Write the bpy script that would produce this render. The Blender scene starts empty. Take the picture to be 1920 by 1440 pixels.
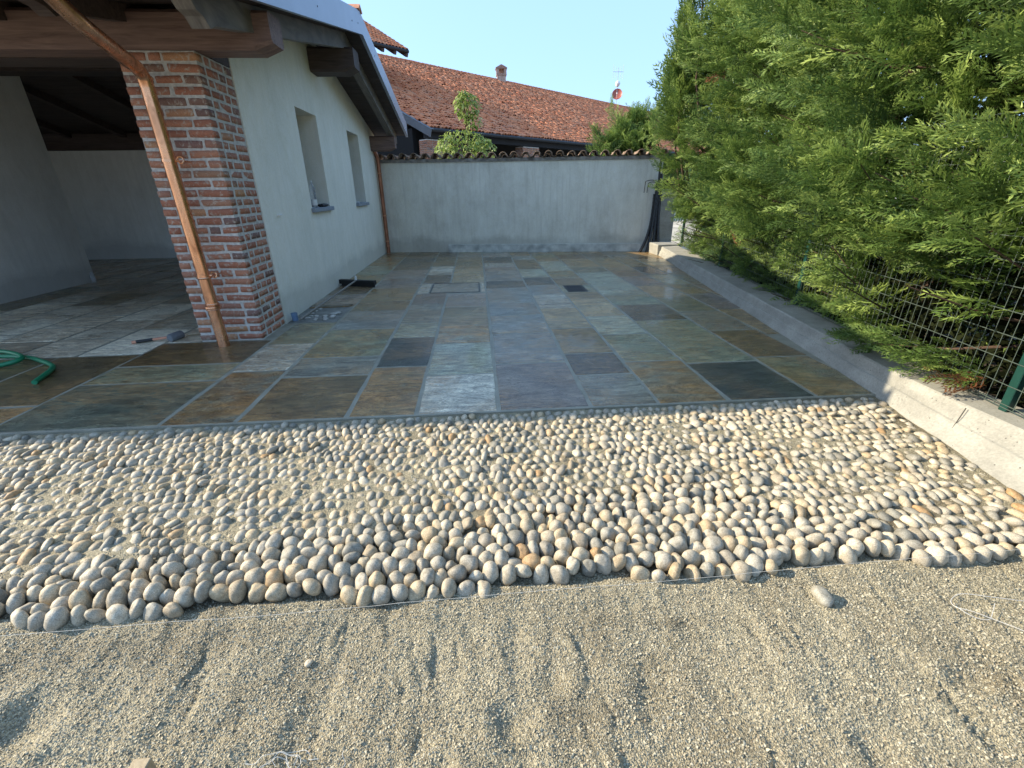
import bpy, math, random
import numpy as np
from mathutils import Matrix, Vector
rng = np.random.default_rng(7)
random.seed(7)
R = math.radians
# ------------------------------------------------------------------ camera, world, sun
SC = bpy.context.scene
F_PX, PITCH, YAW, ROLL = 846.17, 0.40732, 0.069633, 0.013807
CAMH = 1.5
cp, sp_ = math.cos(PITCH), math.sin(PITCH)
fw = Vector((math.sin(YAW)*cp, math.cos(YAW)*cp, -sp_))
rt = Vector((math.cos(YAW), -math.sin(YAW), 0))
dn = fw.cross(rt)
rr = math.cos(ROLL)*rt + math.sin(ROLL)*dn
dd = -math.sin(ROLL)*rt + math.cos(ROLL)*dn
cam = bpy.data.cameras.new('camera'); camo = bpy.data.objects.new('camera', cam)
SC.collection.objects.link(camo)
cam.sensor_width = 36; cam.lens = F_PX/1920*36; cam.clip_end = 2000; cam.clip_start = 0.05
camo.matrix_world = Matrix(((rr.x, -dd.x, -fw.x, 0), (rr.y, -dd.y, -fw.y, 0), (rr.z, -dd.z, -fw.z, CAMH), (0, 0, 0, 1)))
SC.camera = camo

SUN_EL, SUN_AZ = R(29.5), R(10.5)     # the sun stands to the left (-X), turned a little to the far side
sdir = Vector((-math.cos(SUN_AZ)*math.cos(SUN_EL), math.sin(SUN_AZ)*math.cos(SUN_EL), math.sin(SUN_EL)))
W = bpy.data.worlds.new('World'); SC.world = W; W.use_nodes = True
nt = W.node_tree; nt.nodes.clear()
sky = nt.nodes.new('ShaderNodeTexSky'); sky.sky_type = 'NISHITA'; sky.sun_disc = False
sky.sun_elevation = SUN_EL; sky.sun_rotation = math.atan2(sdir.x, sdir.y)
sky.altitude = 200; sky.air_density = 1.0; sky.dust_density = 2.0; sky.ozone_density = 3.0
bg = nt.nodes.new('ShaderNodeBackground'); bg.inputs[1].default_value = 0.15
wo = nt.nodes.new('ShaderNodeOutputWorld')
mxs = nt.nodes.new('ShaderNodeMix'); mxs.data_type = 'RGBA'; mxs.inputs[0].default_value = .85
mxs.inputs[7].default_value = (.68, 1.12, 1.84, 1)     # even blue mixed over the whole dome, added to brighten shaded walls
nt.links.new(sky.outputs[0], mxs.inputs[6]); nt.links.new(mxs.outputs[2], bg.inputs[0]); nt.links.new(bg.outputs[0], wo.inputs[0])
sl = bpy.data.lights.new('sun', 'SUN'); sl.energy = 2.0; sl.angle = R(0.53); sl.color = (1.0, 0.87, 0.66)
so = bpy.data.objects.new('sun', sl); SC.collection.objects.link(so)
so.rotation_euler = sdir.to_track_quat('Z', 'Y').to_euler()
SC.view_settings.view_transform = 'Standard'; SC.view_settings.look = 'None'
SC.view_settings.gamma = 1; SC.view_settings.use_curve_mapping = False
SC.view_settings.exposure = 2.22

# ------------------------------------------------------------------ helpers
COL = SC.collection
def tag(o, label=None, cat=None, group=None, kind=None):
    if label: o['label'] = label
    if cat: o['category'] = cat
    if group: o['group'] = group
    if kind: o['kind'] = kind
    return o
def mesh(name, v, f, mat=None, smooth=False, attr=None, auto=None):
    me = bpy.data.meshes.new(name)
    v = np.asarray(v, dtype=np.float32)
    if isinstance(f, np.ndarray):
        k = f.shape[1]; n = len(f)
        me.vertices.add(len(v)); me.vertices.foreach_set('co', v.ravel())
        me.loops.add(n*k); me.loops.foreach_set('vertex_index', f.astype(np.int32).ravel())
        me.polygons.add(n)
        me.polygons.foreach_set('loop_start', np.arange(0, n*k, k, dtype=np.int32))
        me.polygons.foreach_set('loop_total', np.full(n, k, dtype=np.int32))
        me.update(calc_edges=True); me.validate()
    else:
        me.from_pydata([tuple(map(float, p)) for p in v], [], f); me.update()
    if smooth: me.polygons.foreach_set('use_smooth', np.ones(len(me.polygons), dtype=bool))
    if attr:
        for an, av in attr.items():
            a = me.attributes.new(an, 'FLOAT', 'POINT'); a.data.foreach_set('value', np.asarray(av, dtype=np.float32))
    if mat: me.materials.append(mat)
    return me
def wloc(p):
    l = Vector((0, 0, 0))
    while p is not None:
        l += p.location; p = p.parent
    return l
def link(name, me, parent=None, loc=(0, 0, 0), rot=(0, 0, 0), scale=(1, 1, 1)):
    o = bpy.data.objects.new(name, me); COL.objects.link(o)
    if parent is not None:
        o.parent = parent; o.location = Vector(loc) - wloc(parent)
    else: o.location = loc
    o.rotation_euler = rot; o.scale = scale
    return o
def obj(name, v, f, mat, parent=None, base=None, smooth=False, attr=None):
    """v in world space; the object's origin goes to base (default: the parent's)"""
    if base is None: base = wloc(parent) if parent is not None else Vector((0, 0, 0))
    v = np.asarray(v, dtype=float) - np.array(base)[None]
    return link(name, mesh(name, v, f, mat, smooth, attr), parent, base)
def empty(name, loc, label=None, cat=None, group=None):
    o = bpy.data.objects.new(name, None); COL.objects.link(o); o.location = loc; o.empty_display_size = .1
    return tag(o, label, cat, group)
class MB:
    def __init__(s): s.v = []; s.f = []
    def add(s, v, f):
        b = len(s.v); s.v += [tuple(p) for p in v]; s.f += [tuple(b+i for i in q) for q in f]; return s
    def box(s, x0, x1, y0, y1, z0, z1, bev=0):
        if bev > 0:
            vv, ff = bevbox(bev, (x1-x0)/2, (y1-y0)/2, (z1-z0)/2)
            c = np.array([(x0+x1)/2, (y0+y1)/2, (z0+z1)/2]); return s.add(vv+c, ff)
        return s.add([(x0,y0,z0),(x1,y0,z0),(x1,y1,z0),(x0,y1,z0),(x0,y0,z1),(x1,y0,z1),(x1,y1,z1),(x0,y1,z1)],
                     [(0,3,2,1),(4,5,6,7),(0,1,5,4),(1,2,6,5),(2,3,7,6),(3,0,4,7)])
    def beam(s, a, b, w, h, up=(0,0,1)):
        a, b, up = Vector(a), Vector(b), Vector(up); d = (b-a).normalized(); r = d.cross(up).normalized(); u = r.cross(d)
        p = []
        for q in (a, b):
            for i, j in ((-1,-1),(1,-1),(1,1),(-1,1)): p.append(q+r*(w/2*i)+u*(h/2*j))
        return s.add(p, [(0,1,2,3),(7,6,5,4),(0,4,5,1),(1,5,6,2),(2,6,7,3),(3,7,4,0)])
    def tube(s, pts, r, n=8, cap=True):
        pts = [Vector(p) for p in pts]; rs = r if hasattr(r, '__len__') else [r]*len(pts)
        N = None; rings = []
        for i, p in enumerate(pts):
            t = (pts[min(i+1, len(pts)-1)]-pts[max(i-1, 0)]).normalized()
            if N is None:
                N = t.cross(Vector((0, 0, 1)))
                if N.length < .05: N = t.cross(Vector((1, 0, 0)))
            N = (N - t*N.dot(t)).normalized(); B = t.cross(N)
            rings.append([p+(N*math.cos(k*2*math.pi/n)+B*math.sin(k*2*math.pi/n))*rs[i] for k in range(n)])
        f = []
        for i in range(len(pts)-1):
            for k in range(n):
                k2 = (k+1) % n; f.append((i*n+k, (i+1)*n+k, (i+1)*n+k2, i*n+k2)[::-1])
        v = [q for rg in rings for q in rg]
        if cap: f += [tuple(range(n)), tuple(range((len(pts)-1)*n, len(pts)*n))[::-1]]
        return s.add(v, f)
    def prism(s, poly, axis, a, b):
        """poly: 2-D outline; extruded along axis between a and b"""
        def P(p, t): return {'x': (t, p[0], p[1]), 'y': (p[0], t, p[1]), 'z': (p[0], p[1], t)}[axis]
        n = len(poly); v = [P(p, a) for p in poly]+[P(p, b) for p in poly]
        f = [tuple(range(n)), tuple(range(n, 2*n))[::-1]]+[(i, i+n, (i+1) % n+n, (i+1) % n) for i in range(n)]
        return s.add(v, f)
    def lathe(s, prof, c, n=16, ax=None):
        c = Vector(c); M = (Vector(ax).to_track_quat('Z', 'Y').to_matrix() if ax is not None else Matrix.Identity(3))
        v = []; f = []
        for r, z in prof:
            for k in range(n): v.append(c+M@Vector((r*math.cos(2*math.pi*k/n), r*math.sin(2*math.pi*k/n), z)))
        for i in range(len(prof)-1):
            for k in range(n):
                k2 = (k+1) % n; f.append((i*n+k, i*n+k2, (i+1)*n+k2, (i+1)*n+k))
        return s.add(v, f)
    def obj(s, name, mat, parent=None, base=None, smooth=False):
        o = obj(name, s.v, s.f, mat, parent, base, False)
        me = o.data
        import bmesh
        bm = bmesh.new(); bm.from_mesh(me); bmesh.ops.recalc_face_normals(bm, faces=bm.faces); bm.to_mesh(me); bm.free()
        if smooth:
            me.polygons.foreach_set('use_smooth', np.ones(len(me.polygons), dtype=bool))
            try: me.set_sharp_from_angle(angle=R(40))
            except Exception: pass
        return o
def bevbox(b, hx, hy, hz):
    """box with chamfered edges: 24 verts"""
    v = []; idx = {}
    for sx in (-1, 1):
        for sy in (-1, 1):
            for sz in (-1, 1):
                idx[(sx,sy,sz)] = len(v)
                v += [(sx*hx, sy*(hy-b), sz*(hz-b)), (sx*(hx-b), sy*hy, sz*(hz-b)), (sx*(hx-b), sy*(hy-b), sz*hz)]
    f = []
    I = lambda s, k: idx[s]+k
    for s in (-1, 1):
        f.append([I((s,-1,-1),0), I((s,1,-1),0), I((s,1,1),0), I((s,-1,1),0)])
        f.append([I((-1,s,-1),1), I((1,s,-1),1), I((1,s,1),1), I((-1,s,1),1)])
        f.append([I((-1,-1,s),2), I((1,-1,s),2), I((1,1,s),2), I((-1,1,s),2)])
    for a in (-1, 1):
        for c in (-1, 1):
            f.append([I((a,c,-1),0), I((a,c,1),0), I((a,c,1),1), I((a,c,-1),1)])
            f.append([I((a,-1,c),0), I((a,1,c),0), I((a,1,c),2), I((a,-1,c),2)])
            f.append([I((-1,a,c),1), I((1,a,c),1), I((1,a,c),2), I((-1,a,c),2)])
    for k in idx: f.append([idx[k], idx[k]+1, idx[k]+2])
    va = np.array(v); out = []
    for q in f:
        n = np.cross(va[q[1]]-va[q[0]], va[q[2]]-va[q[0]])
        out.append(tuple(q) if np.dot(n, va[q].mean(0)) > 0 else tuple(q[::-1]))
    return va, out

_g = np.random.default_rng(3).random((256, 256))
def vnoise(x, y, s=1.0, off=0):
    x = np.asarray(x)*s+off*17.3; y = np.asarray(y)*s+off*9.1
    xi = np.floor(x).astype(int); yi = np.floor(y).astype(int); fx = x-xi; fy = y-yi
    fx = fx*fx*(3-2*fx); fy = fy*fy*(3-2*fy)
    G = lambda a, b: _g[a % 256, b % 256]
    return (G(xi, yi)*(1-fx)+G(xi+1, yi)*fx)*(1-fy)+(G(xi, yi+1)*(1-fx)+G(xi+1, yi+1)*fx)*fy
def fbm(x, y, s=1., off=0, o=4):
    t = 0; a = .5
    for i in range(o): t = t+a*(vnoise(x, y, s*2**i, off+i*3)-.5)*2; a *= .5
    return t

# ------------------------------------------------------------------ materials
def M_(name):
    m = bpy.data.materials.new(name); m.use_nodes = True
    return m, m.node_tree, m.node_tree.nodes['Principled BSDF']
def N(t, k, **kw):
    n = t.nodes.new(k)
    for a, b in kw.items():
        if hasattr(n, a): setattr(n, a, b)
        else: n.inputs[a.replace('_', ' ')].default_value = b
    return n
def noise(t, vec, scale, detail=4, rough=.55, dist=0):
    n = N(t, 'ShaderNodeTexNoise'); n.inputs['Scale'].default_value = scale; n.inputs['Detail'].default_value = detail
    n.inputs['Roughness'].default_value = rough; n.inputs['Distortion'].default_value = dist
    if vec is not None: t.links.new(vec, n.inputs['Vector'])
    return n.outputs['Fac']
def ramp(t, fac, stops, interp='LINEAR'):
    n = N(t, 'ShaderNodeValToRGB'); cr = n.color_ramp; cr.interpolation = interp
    while len(cr.elements) < len(stops): cr.elements.new(.5)
    for e, (p, c) in zip(cr.elements, stops):
        e.position = p; e.color = (*c, 1) if len(c) == 3 else c
    t.links.new(fac, n.inputs[0]); return n.outputs[0]
def mix(t, fac, a, b, mode='MIX'):
    n = N(t, 'ShaderNodeMix', data_type='RGBA', blend_type=mode)
    for s, i in ((fac, 0), (a, 6), (b, 7)):
        if hasattr(s, 'links'): t.links.new(s, n.inputs[i])
        else: n.inputs[i].default_value = s if i == 0 else ((*s, 1) if len(s) == 3 else s)
    return n.outputs[2]
def math_(t, op, a, b=0., c=0.):
    n = N(t, 'ShaderNodeMath', operation=op)
    for i, s in enumerate((a, b, c)):
        if hasattr(s, 'links'): t.links.new(s, n.inputs[i])
        else: n.inputs[i].default_value = s
    return n.outputs[0]
def coords(t, kind='Object', scale=(1, 1, 1), rot=(0, 0, 0), randomize=False, world=False):
    if world: src = N(t, 'ShaderNodeNewGeometry').outputs['Position']
    else: src = N(t, 'ShaderNodeTexCoord').outputs[kind]
    if randomize:
        oi = N(t, 'ShaderNodeObjectInfo')
        m = N(t, 'ShaderNodeVectorMath', operation='MULTIPLY_ADD')
        cmb = N(t, 'ShaderNodeCombineXYZ')
        for i in range(3): t.links.new(oi.outputs['Random'], cmb.inputs[i])
        t.links.new(cmb.outputs[0], m.inputs[0]); m.inputs[1].default_value = (37., 91., 53.); t.links.new(src, m.inputs[2])
        src = m.outputs[0]
    mp = N(t, 'ShaderNodeMapping'); mp.inputs['Scale'].default_value = scale; mp.inputs['Rotation'].default_value = rot
    t.links.new(src, mp.inputs[0]); return mp.outputs[0]
def bump(t, b, h, strength=.3, dist=.01, prev=None):
    n = N(t, 'ShaderNodeBump'); n.inputs['Strength'].default_value = strength; n.inputs['Distance'].default_value = dist
    t.links.new(h, n.inputs['Height'])
    if prev is not None: t.links.new(prev, n.inputs['Normal'])
    t.links.new(n.outputs[0], b.inputs['Normal']); return n.outputs[0]
def setc(t, b, c, rough=None, spec=None, metal=None):
    if hasattr(c, 'links'): t.links.new(c, b.inputs['Base Color'])
    else: b.inputs['Base Color'].default_value = (*c, 1)
    if rough is not None:
        if hasattr(rough, 'links'): t.links.new(rough, b.inputs['Roughness'])
        else: b.inputs['Roughness'].default_value = rough
    if spec is not None: b.inputs['Specular IOR Level'].default_value = spec
    if metal is not None: b.inputs['Metallic'].default_value = metal
def simple(name, c, rough=.6, metal=0, var=.15, scale=20, bmp=.1, spec=.5, world=True):
    m, t, b = M_(name); v = coords(t, world=world)
    n = noise(t, v, scale)
    lo = tuple(x*(1-var) for x in c); hi = tuple(min(1, x*(1+var)) for x in c)
    setc(t, b, ramp(t, n, [(.3, lo), (.7, hi)]), rough, spec, metal)
    if bmp: bump(t, b, n, bmp, .005)
    return m

def slab_mat(name, c1, c2, c3=None, rough=.36, stretch=4, edge=(.45, .6), rot=0., wet=.5):
    m, t, b = M_(name)
    v = coords(t, randomize=True, scale=(1, stretch, 1), rot=(0, 0, rot))
    v2 = coords(t, randomize=True)
    big = noise(t, v, 1.6, 5, .6, 1.2); fine = noise(t, v, 17, 8, .8, .7); grit = noise(t, v, 42, 5, .8)
    c = ramp(t, big, [(edge[0]-.12, c1), (edge[1]+.05, c2)])
    if c3: c = mix(t, ramp(t, noise(t, v2, 2.1, 4, .6, .8), [(.52, (0, 0, 0)), (.64, (1, 1, 1))]), c, c3)
    c = mix(t, .9, c, ramp(t, fine, [(.28, (.30, .30, .30)), (.5, (.5, .49, .48)), (.72, (.74, .73, .70))]), 'OVERLAY')
    c = mix(t, .9, c, ramp(t, grit, [(.3, (.18, .18, .18)), (.5, (.5, .5, .5)), (.66, (.86, .85, .83))]), 'OVERLAY')
    vn = noise(t, v, 2.6, 8, .62, 2.8)
    vm = ramp(t, vn, [(.40, (0, 0, 0)), (.47, (.75,)*3), (.50, (.15,)*3), (.56, (.55,)*3), (.60, (0, 0, 0))])
    gate = ramp(t, noise(t, v2, 1.1, 3, .5), [(.38, (0, 0, 0)), (.54, (1,)*3)])
    c = mix(t, math_(t, 'MULTIPLY', vm, gate), c, (.27, .155, .065))
    c = mix(t, .85, c, ramp(t, noise(t, v, 3.4, 8, .75, 1.6), [(.34, (.16,)*3), (.5, (.5,.5,.49)), (.64, (.86,.86,.82))]), 'OVERLAY')
    c = mix(t, ramp(t, noise(t, v, 30, 6, .8, .5), [(.60, (0, 0, 0)), (.72, (.55,)*3)]), c, (.34, .345, .32))
    oi = N(t, 'ShaderNodeObjectInfo')
    hs = N(t, 'ShaderNodeHueSaturation')
    t.links.new(math_(t, 'MULTIPLY_ADD', oi.outputs['Random'], .62, 1.06), hs.inputs['Value'])
    c = mix(t, 1.0, c, (1.08, 1.0, .83), 'MULTIPLY'); t.links.new(c, hs.inputs['Color'])
    pud = noise(t, coords(t, world=True), 1.3, 3, .55, .5)
    rg = ramp(t, pud, [(.40, (rough*.38,)*3), (.62, (rough*1.1,)*3)])
    rg2 = math_(t, 'MULTIPLY_ADD', grit, .18, math_(t, 'SUBTRACT', rg, .07))
    b.inputs['Coat Weight'].default_value = .26; t.links.new(ramp(t, pud, [(.42, (.05,)*3), (.60, (.28,)*3)]), b.inputs['Coat Roughness'])
    setc(t, b, hs.outputs[0], rg2, .55)
    bump(t, b, math_(t, 'ADD', math_(t, 'MULTIPLY', fine, 1.4), math_(t, 'ADD', math_(t, 'MULTIPLY', grit, .5), math_(t, 'MULTIPLY', big, 1.5))), .8, .008)
    return m
SL = {
 'grey': slab_mat('wet_grey_stone', (.13,.14,.135), (.20,.21,.20), rot=.3),
 'green': slab_mat('wet_green_stone', (.11,.13,.10), (.17,.19,.15), rot=-.3),
 'pale': slab_mat('wet_pale_green_stone', (.19,.22,.19), (.29,.31,.27), rot=.2, rough=.25),
 'rust': slab_mat('wet_rust_stone', (.20,.11,.05), (.13,.11,.075), rot=.7, stretch=2.5),
 'rusthalf': slab_mat('grey_stone_with_rust', (.15,.155,.13), (.20,.115,.05), rot=.9, stretch=2.2, edge=(.5,.55)),
 'brown': slab_mat('wet_brown_stone', (.11,.082,.045), (.19,.145,.085), (.11,.115,.09), rot=.5),
 'brgr': slab_mat('wet_olive_stone', (.14,.105,.05), (.12,.135,.10), rot=1.0, stretch=2.5, edge=(.48,.56)),
 'dark': slab_mat('wet_dark_slate', (.026,.032,.033), (.05,.06,.058), rough=.33, rot=.1),
 'darkbr': slab_mat('wet_dark_brown_stone', (.055,.043,.026), (.11,.085,.048), rough=.36, rot=.1),
 'blue': slab_mat('wet_blue_stone', (.12,.135,.145), (.18,.195,.205), rough=.26),
 'light': slab_mat('pale_speckled_stone', (.36,.36,.345), (.22,.225,.22), rough=.27, rot=.2, stretch=3),
 'tan': slab_mat('tan_veined_stone', (.27,.21,.135), (.17,.155,.115), rot=.6, stretch=3),
 'pink': slab_mat('pinkish_grey_stone', (.17,.145,.14), (.21,.20,.195), rot=.4, stretch=3),
 'purp': slab_mat('purple_brown_stone', (.105,.092,.095), (.16,.145,.14), rough=.33),
 'dkgreen': slab_mat('dark_green_grey_stone', (.05,.06,.05), (.085,.095,.078), rough=.42, rot=.2),
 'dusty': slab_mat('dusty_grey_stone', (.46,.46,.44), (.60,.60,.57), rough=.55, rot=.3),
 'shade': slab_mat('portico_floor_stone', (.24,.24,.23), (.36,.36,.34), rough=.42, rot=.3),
}
def mk_mortar():
    m, t, b = M_('grout'); v = coords(t, world=True)
    c = ramp(t, noise(t, v, 6, 5), [(.3, (.20,.19,.145)), (.7, (.33,.31,.24))])
    g = noise(t, v, 150, 3); c = mix(t, .5, c, g, 'OVERLAY')
    setc(t, b, c, .55); bump(t, b, g, .4, .004); return m
MORTAR = mk_mortar()
def mk_stone(name, randomize=True):
    m, t, b = M_(name)
    if randomize:
        r = N(t, 'ShaderNodeObjectInfo').outputs['Random']
    else:
        a = N(t, 'ShaderNodeAttribute'); a.attribute_name = 'rnd'; r = a.outputs['Fac']
    base = ramp(t, r, [(0, (.20,.21,.21)), (.10, (.33,.34,.33)), (.2, (.46,.45,.42)), (.34, (.30,.31,.31)), (.45, (.50,.48,.43)),
                       (.58, (.38,.37,.34)), (.68, (.45,.40,.31)), (.76, (.58,.56,.51)), (.86, (.29,.29,.28)), (.93, (.42,.36,.27)), (.97, (.50,.44,.34)), (.99, (.38,.27,.16))])
    v = coords(t, world=True); n1 = noise(t, v, 32, 5, .6, .6); n2 = noise(t, v, 240, 3, .65)
    base = mix(t, 1.0, base, (.88, .80, .66), 'MULTIPLY')
    c = mix(t, .6, base, ramp(t, n1, [(.28, (.24,.22,.19)), (.5, (.52,.51,.5)), (.7, (.70,.70,.70))]), 'OVERLAY')
    c = mix(t, .7, c, ramp(t, n2, [(.32, (.22,.22,.22)), (.5, (.5,.5,.5)), (.7, (.75,.75,.75))]), 'OVERLAY')
    setc(t, b, c, .62, .4); bump(t, b, math_(t, 'ADD', n2, math_(t, 'MULTIPLY', n1, 1.5)), .35, .003)
    return m
COBM = mk_stone('river_cobble'); COBS = mk_stone('river_cobble_mass', False)
def mk_sand():
    m, t, b = M_('coarse_sand'); v = coords(t, world=True)
    big = noise(t, v, 1.7, 5, .6, .4); mid = noise(t, v, 9, 4)
    vo = N(t, 'ShaderNodeTexVoronoi'); vo.inputs['Scale'].default_value = 190; t.links.new(v, vo.inputs['Vector'])
    c = ramp(t, big, [(.3, (.21,.18,.122)), (.5, (.285,.255,.18)), (.7, (.33,.30,.215))])
    c = mix(t, .4, c, ramp(t, mid, [(.3, (.4,.38,.34)), (.7, (.62,.62,.6))]), 'OVERLAY')
    hv = N(t, 'ShaderNodeSeparateColor'); t.links.new(vo.outputs['Color'], hv.inputs[0])
    c = mix(t, .8, c, ramp(t, hv.outputs[0], [(0, (.22,.22,.22)), (.5, (.5,.49,.47)), (1, (.82,.8,.76))]), 'OVERLAY')
    a = N(t, 'ShaderNodeAttribute'); a.attribute_name = 'wet'
    c = mix(t, a.outputs['Fac'], c, (.085,.062,.035))
    setc(t, b, c, .8, .3)
    bump(t, b, math_(t, 'ADD', vo.outputs['Distance'], noise(t, v, 120, 3)), .9, .006)
    return m
SAND = mk_sand()
def mk_grain():
    m, t, b = M_('sand_grain'); a = N(t, 'ShaderNodeAttribute'); a.attribute_name = 'rnd'
    c = ramp(t, a.outputs['Fac'], [(0, (.13,.125,.095)), (.25, (.24,.21,.145)), (.5, (.35,.315,.225)), (.75, (.45,.41,.30)), (.93, (.24,.18,.11)), (1, (.62,.58,.47))])
    setc(t, b, c, .7, .35); return m
GRAIN = mk_grain()
def mk_plaster(name, c1, c2, stain, zs=.35):
    m, t, b = M_(name); v = coords(t, world=True, scale=(1, 1, zs)); v1 = coords(t, world=True)
    n = noise(t, v, 3.2, 6, .62, .5); n2 = noise(t, v1, 1.1, 4, .6); f = noise(t, v1, 60, 4)
    c = ramp(t, n, [(.3, c1), (.7, c2)])
    c = mix(t, ramp(t, n2, [(.45, (0, 0, 0)), (.75, (.6, .6, .6))]), c, stain)
    c = mix(t, .35, c, f, 'OVERLAY')
    c = mix(t, .5, c, ramp(t, noise(t, coords(t, world=True, scale=(1, 1, .55)), 7.5, 7, .7, 1.2), [(.3, (.36,.36,.36)), (.7, (.62,.62,.62))]), 'OVERLAY')
    vs = coords(t, world=True, scale=(9, 9, .5)); st = noise(t, vs, 1.5, 4, .6)
    c = mix(t, ramp(t, st, [(.5, (0, 0, 0)), (.8, (.5, .5, .5))]), c, stain)
    sx = N(t, 'ShaderNodeSeparateXYZ'); t.links.new(N(t, 'ShaderNodeNewGeometry').outputs['Position'], sx.inputs[0])
    h = math_(t, 'ADD', sx.outputs[2], math_(t, 'MULTIPLY', n2, -.5))
    damp = ramp(t, h, [(.0, (.4,.4,.4)), (.04, (.25,.25,.25)), (.16, (0, 0, 0))])
    c = mix(t, damp, c, tuple(x*.6 for x in stain))
    setc(t, b, c, .9, .2); bump(t, b, math_(t, 'ADD', f, math_(t, 'MULTIPLY', n, 2.)), .25, .006)
    return m
PL_HOUSE = mk_plaster('pale_render', (.76,.73,.62), (.84,.80,.69), (.68,.66,.56))
PL_WALL = mk_plaster('rough_grey_render', (.68,.64,.54), (.82,.78,.67), (.50,.45,.37))
PL_IN = mk_plaster('interior_render', (.72,.71,.65), (.80,.79,.73), (.60,.59,.54))
def mk_concrete():
    m, t, b = M_('kerb_concrete'); v = coords(t, world=True); v2 = coords(t, world=True, scale=(1, 1, 6))
    n = noise(t, v, 5, 6, .65); f = noise(t, v, 70, 4, .6); ln = noise(t, v2, 2, 3)
    c = ramp(t, n, [(.3, (.245,.237,.205)), (.7, (.34,.33,.285))])
    c = mix(t, .35, c, f, 'OVERLAY'); c = mix(t, .3, c, ln, 'OVERLAY')
    vo = N(t, 'ShaderNodeTexVoronoi'); vo.inputs['Scale'].default_value = 38; t.links.new(v, vo.inputs['Vector'])
    pit = ramp(t, vo.outputs['Distance'], [(.10, (1,1,1)), (.2, (0,0,0))])
    gate = math_(t, 'MULTIPLY', pit, math_(t, 'GREATER_THAN', noise(t, v, 11, 2), .56))
    c = mix(t, gate, c, (.12,.115,.10))
    setc(t, b, c, .9, .2)
    bump(t, b, math_(t, 'SUBTRACT', math_(t, 'ADD', n, math_(t, 'MULTIPLY', f, .4)), gate), .4, .008); return m
CONC = mk_concrete()
def mk_wood(name, c1, c2, sc=(1, 12, 12), rough=.7):
    m, t, b = M_(name); v = coords(t, world=True, scale=sc)
    n = noise(t, v, 2.2, 6, .65, 1.); c = ramp(t, n, [(.3, c1), (.7, c2)])
    setc(t, b, c, rough, .3); bump(t, b, n, .35, .006); return m
WD_RED = mk_wood('reddish_old_beam', (.12,.075,.065), (.26,.17,.14))
WD_DK = mk_wood('dark_old_beam', (.045,.032,.028), (.11,.08,.068))
WD_GR = mk_wood('weathered_grey_rafter', (.10,.088,.08), (.22,.195,.17), sc=(12, 1, 3))
WD_PL = mk_wood('dark_roof_board', (.035,.026,.023), (.085,.065,.058))
WD_PALE = mk_wood('pale_timber', (.30,.23,.14), (.42,.34,.22), sc=(30, 30, 3))
def mk_brick(name, attr=False):
    m, t, b = M_(name)
    r = N(t, 'ShaderNodeObjectInfo').outputs['Random']
    base = ramp(t, r, [(0, (.33,.135,.085)), (.3, (.40,.165,.10)), (.55, (.44,.20,.12)), (.75, (.34,.17,.12)), (.88, (.48,.25,.13)), (.95, (.20,.12,.10)), (1, (.26,.14,.11))])
    v = coords(t, world=True); n = noise(t, v, 22, 5, .65, .5); f = noise(t, v, 140, 4)
    c = mix(t, .6, base, ramp(t, f, [(.3, (.3,.3,.3)), (.7, (.68,.68,.68))]), 'OVERLAY')
    c = mix(t, ramp(t, n, [(.53, (0,0,0)), (.66, (.8,.8,.8))]), c, (.50,.44,.36))
    setc(t, b, c, .85, .25); bump(t, b, math_(t, 'ADD', n, f), .6, .005); return m
BRICK = mk_brick('old_red_brick')
LIME = simple('lime_mortar', (.50,.47,.42), .9, 0, .25, 30, .6)
COPPER = None
def mk_copper():
    m, t, b = M_('copper'); v = coords(t, world=True, scale=(1, 1, .4))
    n = noise(t, v, 9, 4, .6, .6)
    setc(t, b, ramp(t, n, [(.3, (.40,.18,.10)), (.5, (.80,.42,.24)), (.62, (.72,.36,.20)), (.75, (.42,.20,.12))]), ramp(t, n, [(.3, (.34,)*3), (.7, (.22,)*3)]), .5, .92)
    return m
COPPER = mk_copper()
COPPER_D = simple('aged_copper', (.36,.16,.10), .38, .85, .25, 6, 0)
ZINC = simple('blue_grey_flashing', (.33,.36,.42), .42, .55, .05, 3, 0)
ZINC_D = simple('grey_flashing', (.13,.14,.155), .6, .2, .08, 3, 0)
BLACK = simple('black_plastic', (.012,.012,.013), .4, 0, .2, 40, 0)
BLACKR = simple('black_rubber', (.015,.015,.015), .55, 0, .2, 60, .1)
GREEN = simple('green_hose', (.012,.19,.085), .38, 0, .1, 40, 0)
GREENP = simple('green_coated_steel', (.006,.045,.034), .4, .1, .1, 20, 0)
WIREM = simple('dull_wire', (.10,.13,.11), .45, .4, .1, 20, 0)
STEEL = simple('worn_steel', (.35,.36,.37), .4, .8, .15, 30, 0)
WHITE = simple('white_plastic', (.72,.72,.70), .5, 0, .05, 20, 0)
TWINE = simple('white_twine', (.70,.68,.62), .8, 0, .1, 90, .2)
IRON = simple('dark_iron', (.03,.03,.032), .5, .5, .2, 40, .2)
DARKIN = simple('shade_black', (.02,.02,.022), .9, 0, .1, 3, 0)  # near-black standing in for shade, in the drain and under the barn eaves
PANE = simple('grey_shutter_board', (.10,.105,.11), .6, 0, .1, 6, 0)
SILLM = simple('blue_grey_sill_stone', (.24,.27,.31), .6, 0, .12, 40, .2)
HANDLE = simple('coppery_painted_handle', (.62,.28,.17), .45, 0, .06, 30, 0)
DISHM = simple('red_dish_paint', (.33,.085,.06), .45, 0, .05, 10, 0)
GALV = simple('galvanised_tube', (.55,.55,.56), .35, .6, .05, 10, 0)
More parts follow.
